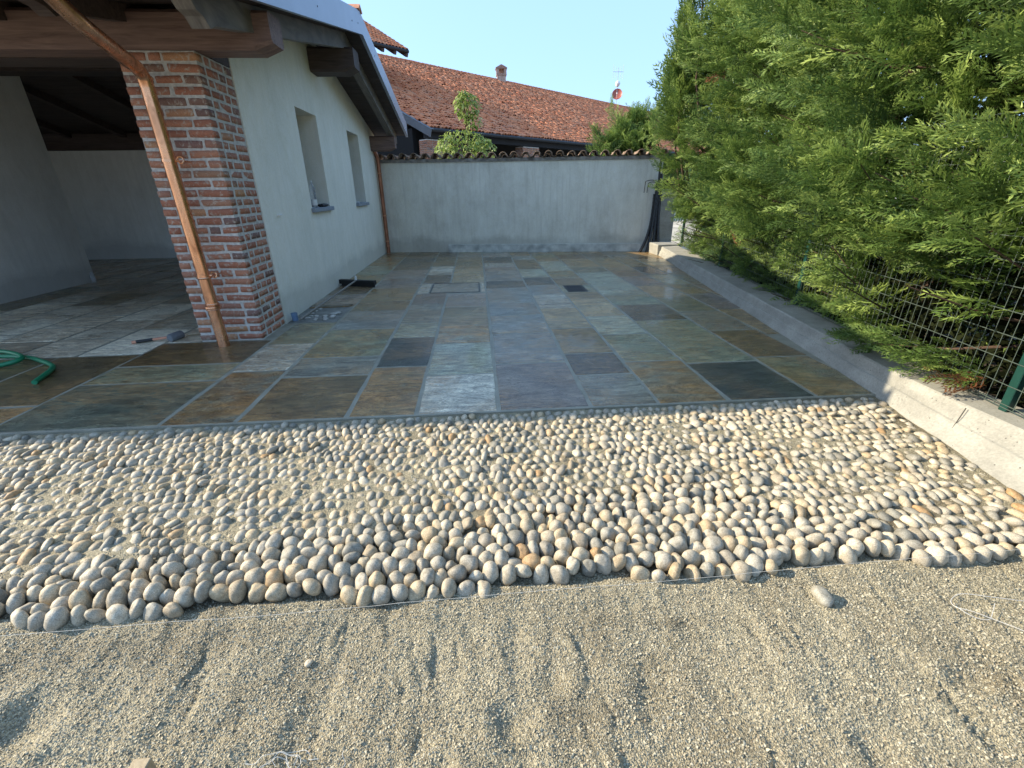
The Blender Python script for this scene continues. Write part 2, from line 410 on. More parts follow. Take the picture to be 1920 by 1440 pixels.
def mk_tile(name, attr):
    m, t, b = M_(name)
    if attr:
        a = N(t, 'ShaderNodeAttribute'); a.attribute_name = 'rnd'; r = a.outputs['Fac']
    else: r = N(t, 'ShaderNodeObjectInfo').outputs['Random']
    base = ramp(t, r, [(0, (.44,.14,.065)), (.3, (.58,.20,.09)), (.6, (.68,.26,.12)), (.85, (.58,.27,.15)), (1, (.44,.19,.11))])
    v = coords(t, world=True); n = noise(t, v, 4, 5, .6); f = noise(t, v, 30, 4)
    c = mix(t, .5, base, f, 'OVERLAY'); c = mix(t, ramp(t, n, [(.5, (0,0,0)), (.8, (.4,.4,.4))]), c, (.14,.11,.09))
    setc(t, b, c, .85, .25); bump(t, b, f, .3, .01); return m
TILE = mk_tile('clay_roof_tile', False); TILES = mk_tile('clay_roof_tiles_mass', True)
def mk_coping():
    m, t, b = M_('mossy_coping_tile'); v = coords(t, world=True)
    n = noise(t, v, 9, 5, .65); f = noise(t, v, 60, 4)
    c = ramp(t, n, [(.3, (.09,.075,.06)), (.5, (.25,.17,.12)), (.7, (.36,.30,.23))]); c = mix(t, .5, c, f, 'OVERLAY')
    setc(t, b, c, .9, .2); bump(t, b, f, .5, .01); return m
COPING = mk_coping()
def mk_leaf(name, lo, midc, hi, trans=.35):
    m, t, b = M_(name); a = N(t, 'ShaderNodeAttribute'); a.attribute_name = 'rnd'
    c = ramp(t, a.outputs['Fac'], [(0, lo), (.45, midc), (.85, hi), (.955, hi), (.965, (.15,.065,.03)), (1, (.19,.08,.035))] if name.startswith('cyp') else [(0, lo), (.5, midc), (1, hi)])
    setc(t, b, c, .5, .35)
    tr = N(t, 'ShaderNodeBsdfTranslucent'); t.links.new(c, tr.inputs[0])
    mx = N(t, 'ShaderNodeMixShader'); mx.inputs[0].default_value = trans
    out = t.nodes['Material Output']
    t.links.new(b.outputs[0], mx.inputs[1]); t.links.new(tr.outputs[0], mx.inputs[2]); t.links.new(mx.outputs[0], out.inputs[0])
    return m
CYP = mk_leaf('cypress_foliage', (.024,.05,.014), (.125,.205,.045), (.46,.57,.15), .34)
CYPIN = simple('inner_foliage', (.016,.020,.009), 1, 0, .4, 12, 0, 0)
LITTER = simple('needle_litter', (.05,.035,.02), .95, 0, .4, 12, .4)
SHRUB = mk_leaf('shrub_leaf', (.13,.20,.045), (.26,.35,.08), (.45,.52,.2), .4)
BARK = mk_wood('bark', (.05,.03,.02), (.13,.085,.06), sc=(10, 10, 2), rough=.9)

# ------------------------------------------------------------------ ground and terrain
def grid(xs, ys, zf):
    X, Y = np.meshgrid(xs, ys); Z = zf(X, Y); nx, ny = len(xs), len(ys)
    v = np.stack([X.ravel(), Y.ravel(), Z.ravel()], 1)
    i = np.arange(nx*ny).reshape(ny, nx)
    f = np.stack([i[:-1, :-1].ravel(), i[:-1, 1:].ravel(), i[1:, 1:].ravel(), i[1:, :-1].ravel()], 1)
    return v, f
GROUNDM = simple('dry_soil', (.36,.33,.26), .95, 0, .35, 1.2, .4)
v, f = grid(np.array([-400, -60, -12, 12, 60, 400.]), np.array([-400, -60, -8, 14, 60, 600.]), lambda x, y: x*0-.25)
tag(obj('ground', v, f, GROUNDM), kind='structure')

# boundary between exposed stones and the sand-filled ones, in plan
EXP = np.array([(-6, 1.6), (-2.14, 1.56), (-1.5, 1.68), (-.72, 1.76), (-.41, 1.81), (.11, 1.74), (.53, 1.96), (.98, 1.99), (1.38, 1.88), (1.57, 1.73), (1.97, 1.54), (2.43, 1.48), (6, 1.48)])
def yexp(x): return np.interp(x, EXP[:, 0], EXP[:, 1])
def sst(a, b, x):
    t = np.clip((x-a)/(b-a), 0, 1); return t*t*(3-2*t)
HOLES = [(-1.53, 1.0, .10, .09, .045), (-.35, .74, .05, .05, .02), (-.16, .75, .035, .06, .018), (.05, .9, .06, .05, .02), (1.62, .9, .07, .04, .018), (.2, 1.02, .05, .05, .014), (-.9, .95, .12, .05, .012), (-.72, .72, .06, .05, .02), (1.15, .72, .06, .07, .018)]
RIDGES = []
_r = random.Random(4)
for i in range(70):
    x0 = _r.uniform(-1.5, 2.3); y0 = _r.uniform(.62, 1.28); L = _r.uniform(.07, .22); a = R(90)+_r.uniform(-.35, .35)-.05*x0
    RIDGES.append((x0, y0, x0+L*math.cos(a), y0+L*math.sin(a), _r.uniform(.002, .0075), _r.uniform(.012, .030)))
def sandz(x, y):
    x = np.asarray(x, float); y = np.asarray(y, float)
    back = -.0165+.007*fbm(x, y, 5, 2)+.004*fbm(x, y, 22, 5, 2)
    back = back+.012*np.clip(fbm(x, y, 2.2, 9)-.02, 0, 1)*sst(2.9, 2.6, y)
    low = -.085+.006*fbm(x, y, 8, 4)
    front = -.060+.026*fbm(x, y, 2.6, 1)+.015*fbm(x*1.8, y*.7, 6.5, 7)+.0035*fbm(x, y, 38, 8, 3)
    for hx, hy, rx, ry, dp in HOLES:
        d = ((x-hx)/rx)**2+((y-hy)/ry)**2; front = front-dp*np.exp(-d)+dp*.35*np.exp(-(np.sqrt(d)-1.5)**2*4)
    wx_ = x+.035*fbm(x, y, 7, 21, 3); wy_ = y+.035*fbm(x, y, 7, 27, 3)
    for x0, y0, x1, y1, a, w in RIDGES:
        dx, dy = x1-x0, y1-y0; L2 = dx*dx+dy*dy; t = np.clip(((wx_-x0)*dx+(wy_-y0)*dy)/L2, 0, 1)
        px, py = wx_-(x0+t*dx), wy_-(y0+t*dy); d = np.sqrt(px*px+py*py)+1e-6
        side = np.sign(px*dy-py*dx)
        front = front+a*np.where(side > 0, -np.exp(-(d/w)**2), .7*np.exp(-(d/(w*1.8))**2))*np.minimum(1, 4*t*(1-t)+.25)
    # boot tread print
    for cx_, cy_, an, s in ((.02, .76, .5, 1.), (1.75, .93, .25, 1.), (.55, .98, .2, .9), (1.5, .80, -.3, 1.)):
        u = (x-cx_)*math.cos(an)-(y-cy_)*math.sin(an); w = (x-cx_)*math.sin(an)+(y-cy_)*math.cos(an)
        msk = np.exp(-((u/.05)**4+(w/.12)**4)); front = front+msk*(-.006+.004*np.sign(np.sin(w*260*s+np.abs(u)*60)))
    e = yexp(x); z = np.where(y > e, back*1.0, low)
    k = sst(-.05, .06, y-e); z = low*(1-k)+back*k
    yf = 1.42+.03*fbm(x, y*0, 3.3, 6, 3)
    k2 = sst(-.02, .05, y-yf); z = front*(1-k2)+z*k2
    return z
def wetf(x, y):
    w = np.zeros_like(x)
    for wx, wy, rx, ry, a in ((2.2, 1.75, .35, .12, .55), (.35, 1.85, .25, .07, .8), (-.1, 1.92, .3, .06, .6), (1.25, 1.98, .18, .08, .5), (.9, 2.02, .4, .05, .5), (-1.6, 1.9, .3, .05, .35), (1.9, 1.62, .3, .05, .6),
                          (-.5, 1.38, .12, .03, .5), (.5, 1.22, .16, .05, .3), (-1.5, 1.25, .5, .08, .35), (2.9, 2.5, .12, .5, .5), (.25, .9, .14, .08, .4), (-1.2, 1.45, .2, .05, .6), (.75, 1.2, .1, .03, .5)):
        w = w+a*np.exp(-((x-wx)/rx)**2-((y-wy)/ry)**2)
    return np.clip(w*(.6+.8*vnoise(x, y, 14, 3)), 0, .8)
# terrain grid
xs = np.concatenate([np.arange(-9, -4.1, .15), np.arange(-4.1, -2.4, .025), np.arange(-2.4, 3.16, .0110), np.array([3.25, 3.4])])
ys = np.concatenate([np.arange(-8, .4, .25), np.arange(.45, 1.62, .0105), np.arange(1.62, 2.97, .016), [2.972]])
v, f = grid(xs, ys, sandz)
tag(obj('sand_bed', v, f, SAND, smooth=True, attr={'wet': wetf(v[:, 0], v[:, 1])}), kind='structure')
# real grains lying on the sand
octv = np.array([(1,0,0),(0,1,0),(-1,0,0),(0,-1,0),(0,0,1),(0,0,-1)], float)
octf = np.array([(0,1,4),(1,2,4),(2,3,4),(3,0,4)])   # the buried lower half is left out
def scatter_grains(name, n, x0, x1, y0, y1, r0, r1, keep=None, sink=.2):
    x = rng.uniform(x0, x1, n); y = rng.uniform(y0, y1, n)
    if keep is not None:
        k = keep(x, y); x = x[k]; y = y[k]; n = len(x)
    z = sandz(x, y); r = r0+(r1-r0)*rng.random(n)**2.2
    a = rng.uniform(0, 6.28, n); tl = rng.normal(0, .5, (n, 2))
    P = octv[None, :5]*(1+rng.uniform(-.35, .35, (n, 5, 1)))
    P = P*np.stack([np.ones(n), rng.uniform(.6, 1, n), rng.uniform(.5, .9, n)], 1)[:, None, :]
    c, s = np.cos(a)[:, None], np.sin(a)[:, None]
    X = P[..., 0]*c-P[..., 1]*s; Y = P[..., 0]*s+P[..., 1]*c; Z = P[..., 2]+X*tl[:, :1]+Y*tl[:, 1:]
    V = np.stack([X*r[:, None]+x[:, None], Y*r[:, None]+y[:, None], Z*r[:, None]+z[:, None]+(r*sink)[:, None]], 2).reshape(-1, 3)
    Fc = (octf[None]+(np.arange(n)*5)[:, None, None]).reshape(-1, 3)
    at = np.repeat(np.clip(rng.beta(2.2, 2.2, n)-.55*wetf(x, y), 0, 1), 5)
    o = obj(name, V, Fc, GRAIN, attr={'rnd': at}); return tag(o, 'coarse grains lying loose on the sand bed', 'gravel', kind='stuff')
g1 = scatter_grains('sand_grains', 95000, -2.1, 2.9, .6, 1.50, .0022, .0056)
g2 = scatter_grains('gravel_between_cobbles', 26000, -3.8, 3.02, 1.5, 2.94, .0025, .006, lambda x, y: (y > yexp(x)-.02), .3)
g2['label'] = 'fine gravel filling the gaps between the set cobbles'

# ------------------------------------------------------------------ cobbles
import bmesh
def ico(sub):
    bm = bmesh.new(); bmesh.ops.create_icosphere(bm, subdivisions=sub, radius=1)
    v = np.array([p.co[:] for p in bm.verts]); f = np.array([[q.index for q in p.verts] for p in bm.faces]); bm.free(); return v, f
def pebble(sub, seed):
    v, f = ico(sub); r = np.random.default_rng(seed)
    d = np.ones(len(v))
    for k in range(7):
        a = r.normal(size=3); a /= np.linalg.norm(a); d += r.uniform(-.17, .12)*np.clip(v@a, 0, 1)**2; d -= np.clip(v@a-.80, 0, 1)*r.uniform(0, .55)
        a = r.normal(size=3)*1.7; d += .025*np.sin(v@a*1.6+r.uniform(0, 6))
    p = np.sign(v)*np.abs(v)**r.uniform(.86, 1.0)
    return p*d[:, None], f
PEB = [mesh('cobble_shape', *pebble(3, s), COBM, True) for s in range(14)]
PEBV = [pebble(2, s) for s in range(14)]
def kerbx(y):   # foot of the kerb wall, inner face
    return np.interp(y, [-2, 1.0, 2.05, 2.88, 10.85, 12], [2.3, 2.62, 2.86, 3.02, 4.33, 4.50])
pts = []
y = 2.905; row = 0; x = -4.3                         # the neat first row along the slabs
while x < 3.0:
    w = rng.uniform(.042, .066); pts.append([x+w/2, 2.915+rng.uniform(-.008, .008)+.006*math.sin(x*3), 2, w/2]); x += w+.004
y = 2.84
while y > 1.36:
    x = -4.3+(row % 2)*.028+rng.uniform(-.01, .01)
    while x < 3.1:
        exposed = y < yexp(x)
        if ((not exposed) and rng.random() > .006) or (exposed and y > 1.43+.03*math.sin(x*5)): pts.append([x+rng.uniform(-.012, .012), y+rng.uniform(-.016, .016), 1 if exposed else 0, 0])
        x += .070 if exposed else .0555
    row += 1; y -= .0655 if y > 1.95 else .062
P = np.array(pts); P = P[P[:, 0] < kerbx(P[:, 1])-.035]
fix = P[:, 2] == 2
sx = np.where(P[:, 2] == 1, (.0355), .0280)*rng.uniform(.74, 1.26, len(P)); sy = np.where(P[:, 2] == 1, .034, .0390)*rng.uniform(.70, 1.25, len(P))
sx[fix] = P[fix, 3]; sy[fix] = .030
Pf = P
for it in range(12):
    d = (P[:, None, :2]-P[None, :, :2]).astype(np.float32); q = (d[..., 0]/(sx[:, None]+sx[None]))**2+(d[..., 1]/(sy[:, None]+sy[None]))**2
    q = q.astype(np.float32); np.fill_diagonal(q, 9); ov = np.clip(1-np.sqrt(q), 0, 1)
    mv = (d*ov[..., None]).sum(1)*.8
    mv = np.clip(mv, -.01, .01); mv[fix] = 0
    P[:, :2] += mv; P[:, 1] = np.where(fix, P[:, 1], np.clip(P[:, 1], 1.40, 2.86)); P[:, 0] = np.minimum(P[:, 0], kerbx(P[:, 1])-.03)
n = len(P); rzs = rng.normal(0, .28, n); rzs[fix] = rng.normal(0, .1, fix.sum()); tilt = rng.normal(0, .24, (n, 2)); tilt[fix] *= .4
sz = np.where(P[:, 2] == 1, .052, .030)*rng.uniform(.85, 1.15, n)
top = np.where(P[:, 2] == 1, .012, .006)+rng.normal(0, .006, n)
buried = (P[:, 2] == 0)
top = top-np.where(buried, .008*np.clip(vnoise(P[:, 0], P[:, 1], 3, 4)*3-1.6, 0, 1), 0)
front = (P[:, 1] < 1.47)
top = top-np.where(front, rng.uniform(0, .012, n), 0)
zc = top-sz
shape = rng.integers(0, 14, n); col = rng.random(n)
col = np.where((P[:, 2] == 1) & (col > .9), col*.8, col)
paving = tag(empty('cobble_paving', (0, 2.2, 0)), kind='structure')
dist = np.hypot(P[:, 0], P[:, 1])+.0
inview = (np.abs(P[:, 0]-.07*P[:, 1]) < 1.135*(P[:, 1]*.918+.6))
score = np.where(inview, dist, 99); order = np.argsort(score)
near = set(order[:300].tolist())
for i in order[:300]:
    o = link('cobble', PEB[shape[i]], paving, (P[i, 0], P[i, 1], zc[i]), (tilt[i, 0], tilt[i, 1], rzs[i]), (sx[i]*1.06, sy[i]*1.06, sz[i]))
rest = np.array([i for i in order[300:]])
VV, FF, AA, b = [], [], [], 0
for i in rest:
    pv, pf = PEBV[shape[i]]; q = pv*np.array([sx[i]*1.04, sy[i]*1.04, sz[i]])
    c, s = math.cos(rzs[i]), math.sin(rzs[i])
    q = np.stack([q[:, 0]*c-q[:, 1]*s, q[:, 0]*s+q[:, 1]*c, q[:, 2]+q[:, 0]*tilt[i, 0]+q[:, 1]*tilt[i, 1]], 1)+np.array([P[i, 0], P[i, 1], zc[i]])
    VV.append(q); FF.append(pf+b); AA.append(np.full(len(q), col[i])); b += len(q)
tag(obj('cobbles', np.concatenate(VV), np.concatenate(FF), COBS, paving, smooth=True, attr={'rnd': np.concatenate(AA)}), kind='stuff')

# ------------------------------------------------------------------ stone paving
def hw_(y): return 12.33-.131*y         # back wall line: y at x
def wally(x): return 12.335-.131*x
stone = tag(obj('stone_paving', *(lambda m: (m.v, m.f))(MB().prism([(-13, 2.965), (3.06, 2.965), (4.37, 10.9), (4.9, 11.9), (-2.4, 13.6), (-13, 13.6)], 'z', -.12, -.0018)), MORTAR), kind='structure')
bmf = bmesh.new(); bmf.from_mesh(stone.data); bmesh.ops.recalc_face_normals(bmf, faces=bmf.faces); bmf.to_mesh(stone.data); bmf.free()
def clip_poly(poly, a, b):  # keep the left side of a->b
    out = []; n = len(poly)
    sd = lambda p: (b[0]-a[0])*(p[1]-a[1])-(b[1]-a[1])*(p[0]-a[0])
    for i in range(n):
        p, q = poly[i], poly[(i+1) % n]; sp, sq = sd(p), sd(q)
        if sp >= 0: out.append(p)
        if sp*sq < 0: t = sp/(sp-sq); out.append((p[0]+(q[0]-p[0])*t, p[1]+(q[1]-p[1])*t))
    return out
_s = random.Random(11)
def slab(x0, x1, y0, y1, kind, gap=.0132, holes=None):
    g = lambda: gap*_s.uniform(.6, 1.5)
    p = [(x0+g(), y0+g()), (x1-g(), y0+g()), (x1-g(), y1-g()), (x0+g(), y1-g())]
    p = clip_poly(p, (3.015, 2.88), (4.325, 10.85))
    if len(p) >= 3: p = clip_poly(p, (4.6, wally(4.6)-.02), (-2.38, wally(-2.38)-.02))
    if len(p) < 3: return
    ar = 0.
    for i in range(len(p)): ar += p[i][0]*p[(i+1) % len(p)][1]-p[(i+1) % len(p)][0]*p[i][1]
    if abs(ar) < .02: return
    # finely wandering edge
    ring = []
    for i in range(len(p)):
        a, b2 = p[i], p[(i+1) % len(p)]; L = math.hypot(b2[0]-a[0], b2[1]-a[1]); k = max(1, min(5, int(L/.12)))
        for j in range(k):
            t = j/k; jit = .0048 if j else .004
            ring.append((a[0]+(b2[0]-a[0])*t+_s.uniform(-jit, jit), a[1]+(b2[1]-a[1])*t+_s.uniform(-jit, jit)))
    cx = sum(q[0] for q in ring)/len(ring); cy = sum(q[1] for q in ring)/len(ring)
    n = len(ring); dz = _s.uniform(.0002, .0020); tx, ty = _s.uniform(-.001, .001), _s.uniform(-.001, .001)
    v = [(q[0]-cx, q[1]-cy, -.02) for q in ring]
    v += [(q[0]-cx, q[1]-cy, -.0035) for q in ring]
    sh = .006
    v += [((q[0]-cx)-sh*np.sign(q[0]-cx), (q[1]-cy)-sh*np.sign(q[1]-cy), dz+tx*(q[0]-cx)+ty*(q[1]-cy)) for q in ring]
    f = []
    for a in range(2):
        for i in range(n): j = (i+1) % n; f.append((a*n+i, a*n+j, (a+1)*n+j, (a+1)*n+i))
    f.append(tuple(range(2*n, 3*n)))
    me = mesh('slab', v, f, SL[kind])
    link('slab', me, stone, (cx, cy, 0))
def column(x0, x1, y0, ys_, kinds, end=12.9, rest=('grey', 'brown', 'slate')):
    ys2 = [y0]+list(ys_)
    ks = kinds.split()
    while ys2[-1] < end-.35: ys2.append(ys2[-1]+_s.uniform(.55, .95))
    for i in range(len(ys2)-1):
        k = ks[i] if i < len(ks) else _s.choice(['brown', 'darkbr', 'grey', 'brgr', 'brown'])
        if k == '-': continue
        slab(x0, x1, ys2[i], ys2[i+1], k)
Y0 = 2.975
column(-1.78, -1.0, Y0, [3.82, 4.31, 5.29, 6.18, 6.77, 7.74, 8.65, 9.57, 11.68], 'darkbr grey brgr blue brown brown purp pink dark darkbr')
column(-1.0, -.5, Y0, [3.98, 4.89, 5.48, 6.47, 7.22, 8.04, 8.94, 9.98, 11.47], 'rust dark pale grey purp - dark light brown dark')
column(-.5, .11, Y0, [3.73, 4.62, 5.34, 6.27, 7.15, 7.96, 9.54, 11.37], 'light pale rusthalf tan pink - tan brown grey')
column(.11, .8, Y0, [3.95, 4.91, 5.71, 6.4, 7.49, 8.13, 9.2, 9.74, 10.25, 11.29], 'purp blue blue blue blue dark blue purp light dark blue')
column(.8, 1.32, Y0, [3.6, 4.16, 5.05, 6.02, 6.87, 7.64, 8.39, 9.3, 10.71], 'grey dark brown tan light blue dark pale brown grey')
column(1.32, 1.87, Y0, [3.88, 4.75, 5.52, 6.52, 7.02], 'rusthalf green pale tan brown', end=7.02)
column(1.32, 1.87, 7.56, [8.23, 9.02, 10.33], 'brown brgr pale brown')
column(1.87, 2.57, Y0, [3.78, 5.26, 6.08, 6.74, 8.74, 9.4, 10.66], 'dark green dark green pale green brown darkbr')
column(2.57, 3.13, Y0, [3.87, 4.75, 5.62, 6.49, 7.37, 8.23, 9.02, 10.13], 'brgr darkbr grey green tan purp rust brown brown')
column(3.13, 3.57, 4.55, [5.69, 6.67, 7.44, 8.33, 9.28, 10.21], 'brown purp brown green dark brgr')
column(3.57, 4.4, 6.1, [7.42, 8.38, 9.36, 10.3], 'brown brgr brown tan brown')
column(-2.3, -1.78, Y0, [4.01, 4.8, 5.64], 'rusthalf light green', end=5.5)
column(-2.41, -1.78, 6.46, [7.31, 8.05, 9.13, 10.28], 'purp dark brgr green brown brown')
column(-3.46, -2.3, Y0, [3.82, 4.25, 4.98], 'dkgreen green darkbr', end=4.9)
column(-4.25, -3.46, Y0, [3.42, 4.62], 'rust darkbr', end=4.6)
column(-5.1, -4.25, Y0, [3.5, 4.62], 'dkgreen darkbr', end=4.6)
column(-6.0, -5.1, Y0, [3.9, 4.62], 'brown grey', end=4.6)
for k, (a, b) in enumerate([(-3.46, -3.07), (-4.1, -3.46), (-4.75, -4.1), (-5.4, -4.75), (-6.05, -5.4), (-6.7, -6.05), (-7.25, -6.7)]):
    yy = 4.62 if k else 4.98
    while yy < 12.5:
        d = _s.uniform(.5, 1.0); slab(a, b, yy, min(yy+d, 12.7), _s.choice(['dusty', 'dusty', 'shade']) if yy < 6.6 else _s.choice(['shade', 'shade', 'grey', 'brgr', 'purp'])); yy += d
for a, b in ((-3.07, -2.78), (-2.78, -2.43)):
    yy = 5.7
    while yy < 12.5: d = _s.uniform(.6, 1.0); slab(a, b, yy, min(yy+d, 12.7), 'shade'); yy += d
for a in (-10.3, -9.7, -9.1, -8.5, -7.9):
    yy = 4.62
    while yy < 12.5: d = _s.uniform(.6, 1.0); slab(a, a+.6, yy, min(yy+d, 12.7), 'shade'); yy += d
# pieces round the manhole and the drain
slab(-1.0, -.80, 7.22, 8.04, 'light'); slab(.02, .11, 7.22, 8.04, 'light')
slab(1.32, 1.40, 7.03, 7.55, 'green', .004); slab(1.73, 1.87, 7.03, 7.55, 'green', .004)
# manhole cover
mh = empty('manhole_cover', (-.39, 7.63, 0), 'pale rectangular steel-edged manhole cover set into the stone slabs', 'manhole cover')
m = MB()
for a in ((-.79, .01, 7.23, 7.245), (-.79, .01, 8.015, 8.03), (-.79, -.775, 7.245, 8.015), (-.005, .01, 7.245, 8.015)): m.box(a[0], a[1], a[2], a[3], -.02, .004)
m.obj('frame', IRON, mh)
MB().box(-.765, -.015, 7.255, 8.005, -.02, .001).obj('lid', SL['light'], mh)
dg = empty('drain_grate', (1.565, 7.29, 0), 'black slotted drain grate sunk between brown slabs', 'drain grate')
m = MB()
for a in ((1.405, 1.725, 7.04, 7.06), (1.405, 1.725, 7.52, 7.54), (1.405, 1.425, 7.06, 7.52), (1.705, 1.725, 7.06, 7.52)): m.box(a[0], a[1], a[2], a[3], -.03, .003)
m.obj('frame', IRON, dg)
for i in range(7): MB().box(1.437+i*.039, 1.452+i*.039, 7.065, 7.515, -.02, .001).obj('bar', IRON, dg)
MB().box(1.426, 1.704, 7.27, 7.29, -.018, -.001).obj('crossbar', IRON, dg)
MB().box(1.43, 1.70, 7.07, 7.51, -.0017, -.0012).obj('sump_shade', DARKIN, dg)  # thin dark sheet in place of the unlit depth below the bars

# ------------------------------------------------------------------ garage house with portico
XW = -2.41
def roofz(y): return 2.92+.2043*(y-4.67) if y < 8.517 else 3.706-.2225*(y-8.517)
house = empty('garage_house', (-2.41, 5.0, 0), 'pale rendered outbuilding on the left with open portico, brick pillar and gabled roof', 'house')
def walltop(y): return roofz(y)-.005
m = MB(); br = [5.655, 7.35, 8.25, 8.517, 10.07, 10.98, 12.77]
for a, b in zip(br[:-1], br[1:]):
    win = (a == 7.35) or (a == 10.07)
    if win:
        m.box(XW-.34, XW, a, b, 0, 1.28)
        m.prism([(a, 2.58), (b, 2.58), (b, walltop(b)), (a, walltop(a))], 'x', XW-.34, XW)
    else: m.prism([(a, -.02), (b, -.02), (b, walltop(b)), (a, walltop(a))], 'x', XW-.34, XW)
m.obj('gable_wall', PL_HOUSE, house)
m = MB(); m.box(-10.6, XW-.345, 12.5, 12.77, 0, 2.45); m.obj('rear_wall', PL_IN, house)
MB().box(-10.6, XW-.35, 12.44, 12.78, 2.46, 2.792).obj('wall_plate', WD_DK, house)
m = MB(); m.prism([(3.6+1.4, -.02), (9.22, -.02), (9.22, 3.30), (8.5, 3.32), (5.0, 2.64)], 'x', -7.43, -7.25); m.obj('partition_wall', PL_IN, house)
m = MB(); m.prism([(5.0, -.02), (12.77, -.02), (12.77, 2.7), (8.5, 3.6), (5.0, 2.9)], 'x', -10.85, -10.6); m.obj('side_wall', PL_IN, house)
for a, b in ((7.35, 8.25), (10.07, 10.98)):
    w = MB().box(XW-.34, XW-.30, a+.002, b-.002, 1.285, 2.578).obj('window', PANE, house)
    MB().box(XW-.298, XW-.285, a+.004, a+.05, 1.32, 2.574).obj('frame', IRON, w)
    MB().box(XW-.33, XW+.055, a-.035, b+.04, 1.222, 1.281, .006).obj('sill', SILLM, w)
# front lintel, rafters and purlins with carved log ends
def log(y0, y1, z0, z1, x_end, name, mat, xs0=-10.6):
    m = MB(); k = .16
    prof = [(y0, z0+.03), (y0+.03, z0), (y1-.03, z0), (y1, z0+.03), (y1, z1-.03), (y1-.03, z1), (y0+.03, z1), (y0, z1-.03)]
    m.prism(prof, 'x', xs0, x_end-k)
    c = [((p[0]-(y0+y1)/2)*.94+(y0+y1)/2, (p[1]-z1)*.80+z1) for p in prof]
    vv = [(x_end-k, p[0], p[1]) for p in prof]+[(x_end, p[0], p[1]) for p in c]; nn = len(prof)
    m.add(vv, [(i, (i+1) % nn, (i+1) % nn+nn, i+nn) for i in range(nn)]+[tuple(range(nn, 2*nn))])
    return m.obj(name, mat, house)
log(4.98, 5.29, 2.66, 2.95, -1.73, 'lintel', WD_RED)
MB().box(-10.6, XW-.003, 5.30, 5.64, 2.66, 2.93).obj('inner_lintel', WD_DK, house)
log(8.32, 8.70, 3.17, 3.485, -1.74, 'ridge_beam', WD_DK)
log(12.15, 12.42, 2.37, 2.68, -1.84, 'eaves_beam', WD_RED, XW-.2)
def rafter(x, w, h, mat, name):
    m = MB(); y0, y1 = 3.98, 12.72
    z0 = roofz(y0)-.003
    m.prism([(y0, z0-h*.35), (y0+.05, z0-h*.55), (y0+.13, z0-h*.62), (y0+.20, z0-h*.9), (y0+.30, roofz(y0+.30)-.003-h), (8.517, roofz(8.517)-.003-h), (8.517, roofz(8.517)-.003), (y0, z0)], 'x', x-w/2, x+w/2)
    m.prism([(8.517, roofz(8.517)-.003-h), (y1, roofz(y1)-.003-h), (y1, roofz(y1)-.003), (8.517, roofz(8.517)-.003)], 'x', x-w/2, x+w/2)
    return m.obj(name, mat, house)
r0 = rafter(-1.93, .13, .20, WD_GR, 'barge_rafter')
for x in (-2.95, -3.9, -4.85, -5.8, -6.75, -8.0, -9.2): rafter(x, .11, .13, WD_DK, 'rafter')
# roof boards, seen from below
XV = -1.62
rf = MB()
for a, b in ((3.88, 8.517), (8.517, 12.82)):
    rf.prism([(a, roofz(a)+.024), (b, roofz(b)+.024), (b, roofz(b)+.12), (a, roofz(a)+.12)], 'x', -11, XV-.003)
roof = rf.obj('roof', ZINC_D, house)
yy = 3.88
while yy < 12.8:
    w = .155; y1 = min(yy+w-.006, 12.82)
    if yy < 8.517 < y1: y1 = 8.514
    z0, z1 = roofz(yy), roofz(y1); m = MB()
    m.prism([(yy, z0), (y1, z1), (y1, z1+.022), (yy, z0+.022)], 'x', -11, XV-.004)
    m.obj('roof_board', WD_PL, roof); yy = y1+.006
# clay tiles on top of it, joined (only their edge can be glimpsed)
V = []; Fq = []; A = []; b0 = 0
ux = np.arange(-11, XV+.02, .105); prof = .035*np.abs(np.sin(np.arange(len(ux))*math.pi/2))
for side in (0, 1):
    for k in range(13):
        y_a = 3.84+k*.36 if side == 0 else 12.86-k*.335; y_b = y_a+(.40 if side == 0 else -.38)
        if side == 0: y_b = min(y_b, 8.52)
        else: y_b = max(y_b, 8.51)
        za, zb = roofz(y_a)+.15, roofz(y_b)+.125
        vv = np.concatenate([np.stack([ux, np.full_like(ux, y_a), za+prof], 1), np.stack([ux, np.full_like(ux, y_b), zb+prof], 1)]); nn = len(ux)
        V.append(vv); i = np.arange(nn-1); Fq.append(np.stack([i, i+1, i+1+nn, i+nn], 1)+b0); b0 += 2*nn; A.append(np.full(2*nn, rng.random()))
tag(obj('roof_tiles', np.concatenate(V), np.concatenate(Fq), TILES, roof, smooth=True, attr={'rnd': np.concatenate(A)}), kind='stuff')
m = MB()
for a, b in ((3.84, 8.517), (8.517, 12.84)):
    m.prism([(a, roofz(a)-.02), (b, roofz(b)-.02), (b, roofz(b)+.27), (a, roofz(a)+.27)], 'x', XV, XV+.012)
    m.prism([(a, roofz(a)+.268), (b, roofz(b)+.268), (b, roofz(b)+.278), (a, roofz(a)+.278)], 'x', XV-.12, XV-.001)
    m.prism([(a, roofz(a)-.028), (b, roofz(b)-.028), (b, roofz(b)-.022), (a, roofz(a)-.022)], 'x', XV-.03, XV+.022)
m.obj('verge_flashing', ZINC, roof)
for yy in (6.2, 7.9, 8.3, 9.4): MB().lathe([(0, .004), (.009, .004), (.009, 0)], (XV+.012, yy, roofz(yy)+.10), 8, (1, 0, 0)).obj('rivet', IRON, roof)
m = MB(); m.prism([(8.40, 3.97), (8.517, 4.05), (8.64, 3.97), (8.60, 3.95), (8.517, 4.0), (8.44, 3.95)], 'x', -11, XV+.03); m.obj('ridge_cap', TILE, roof)
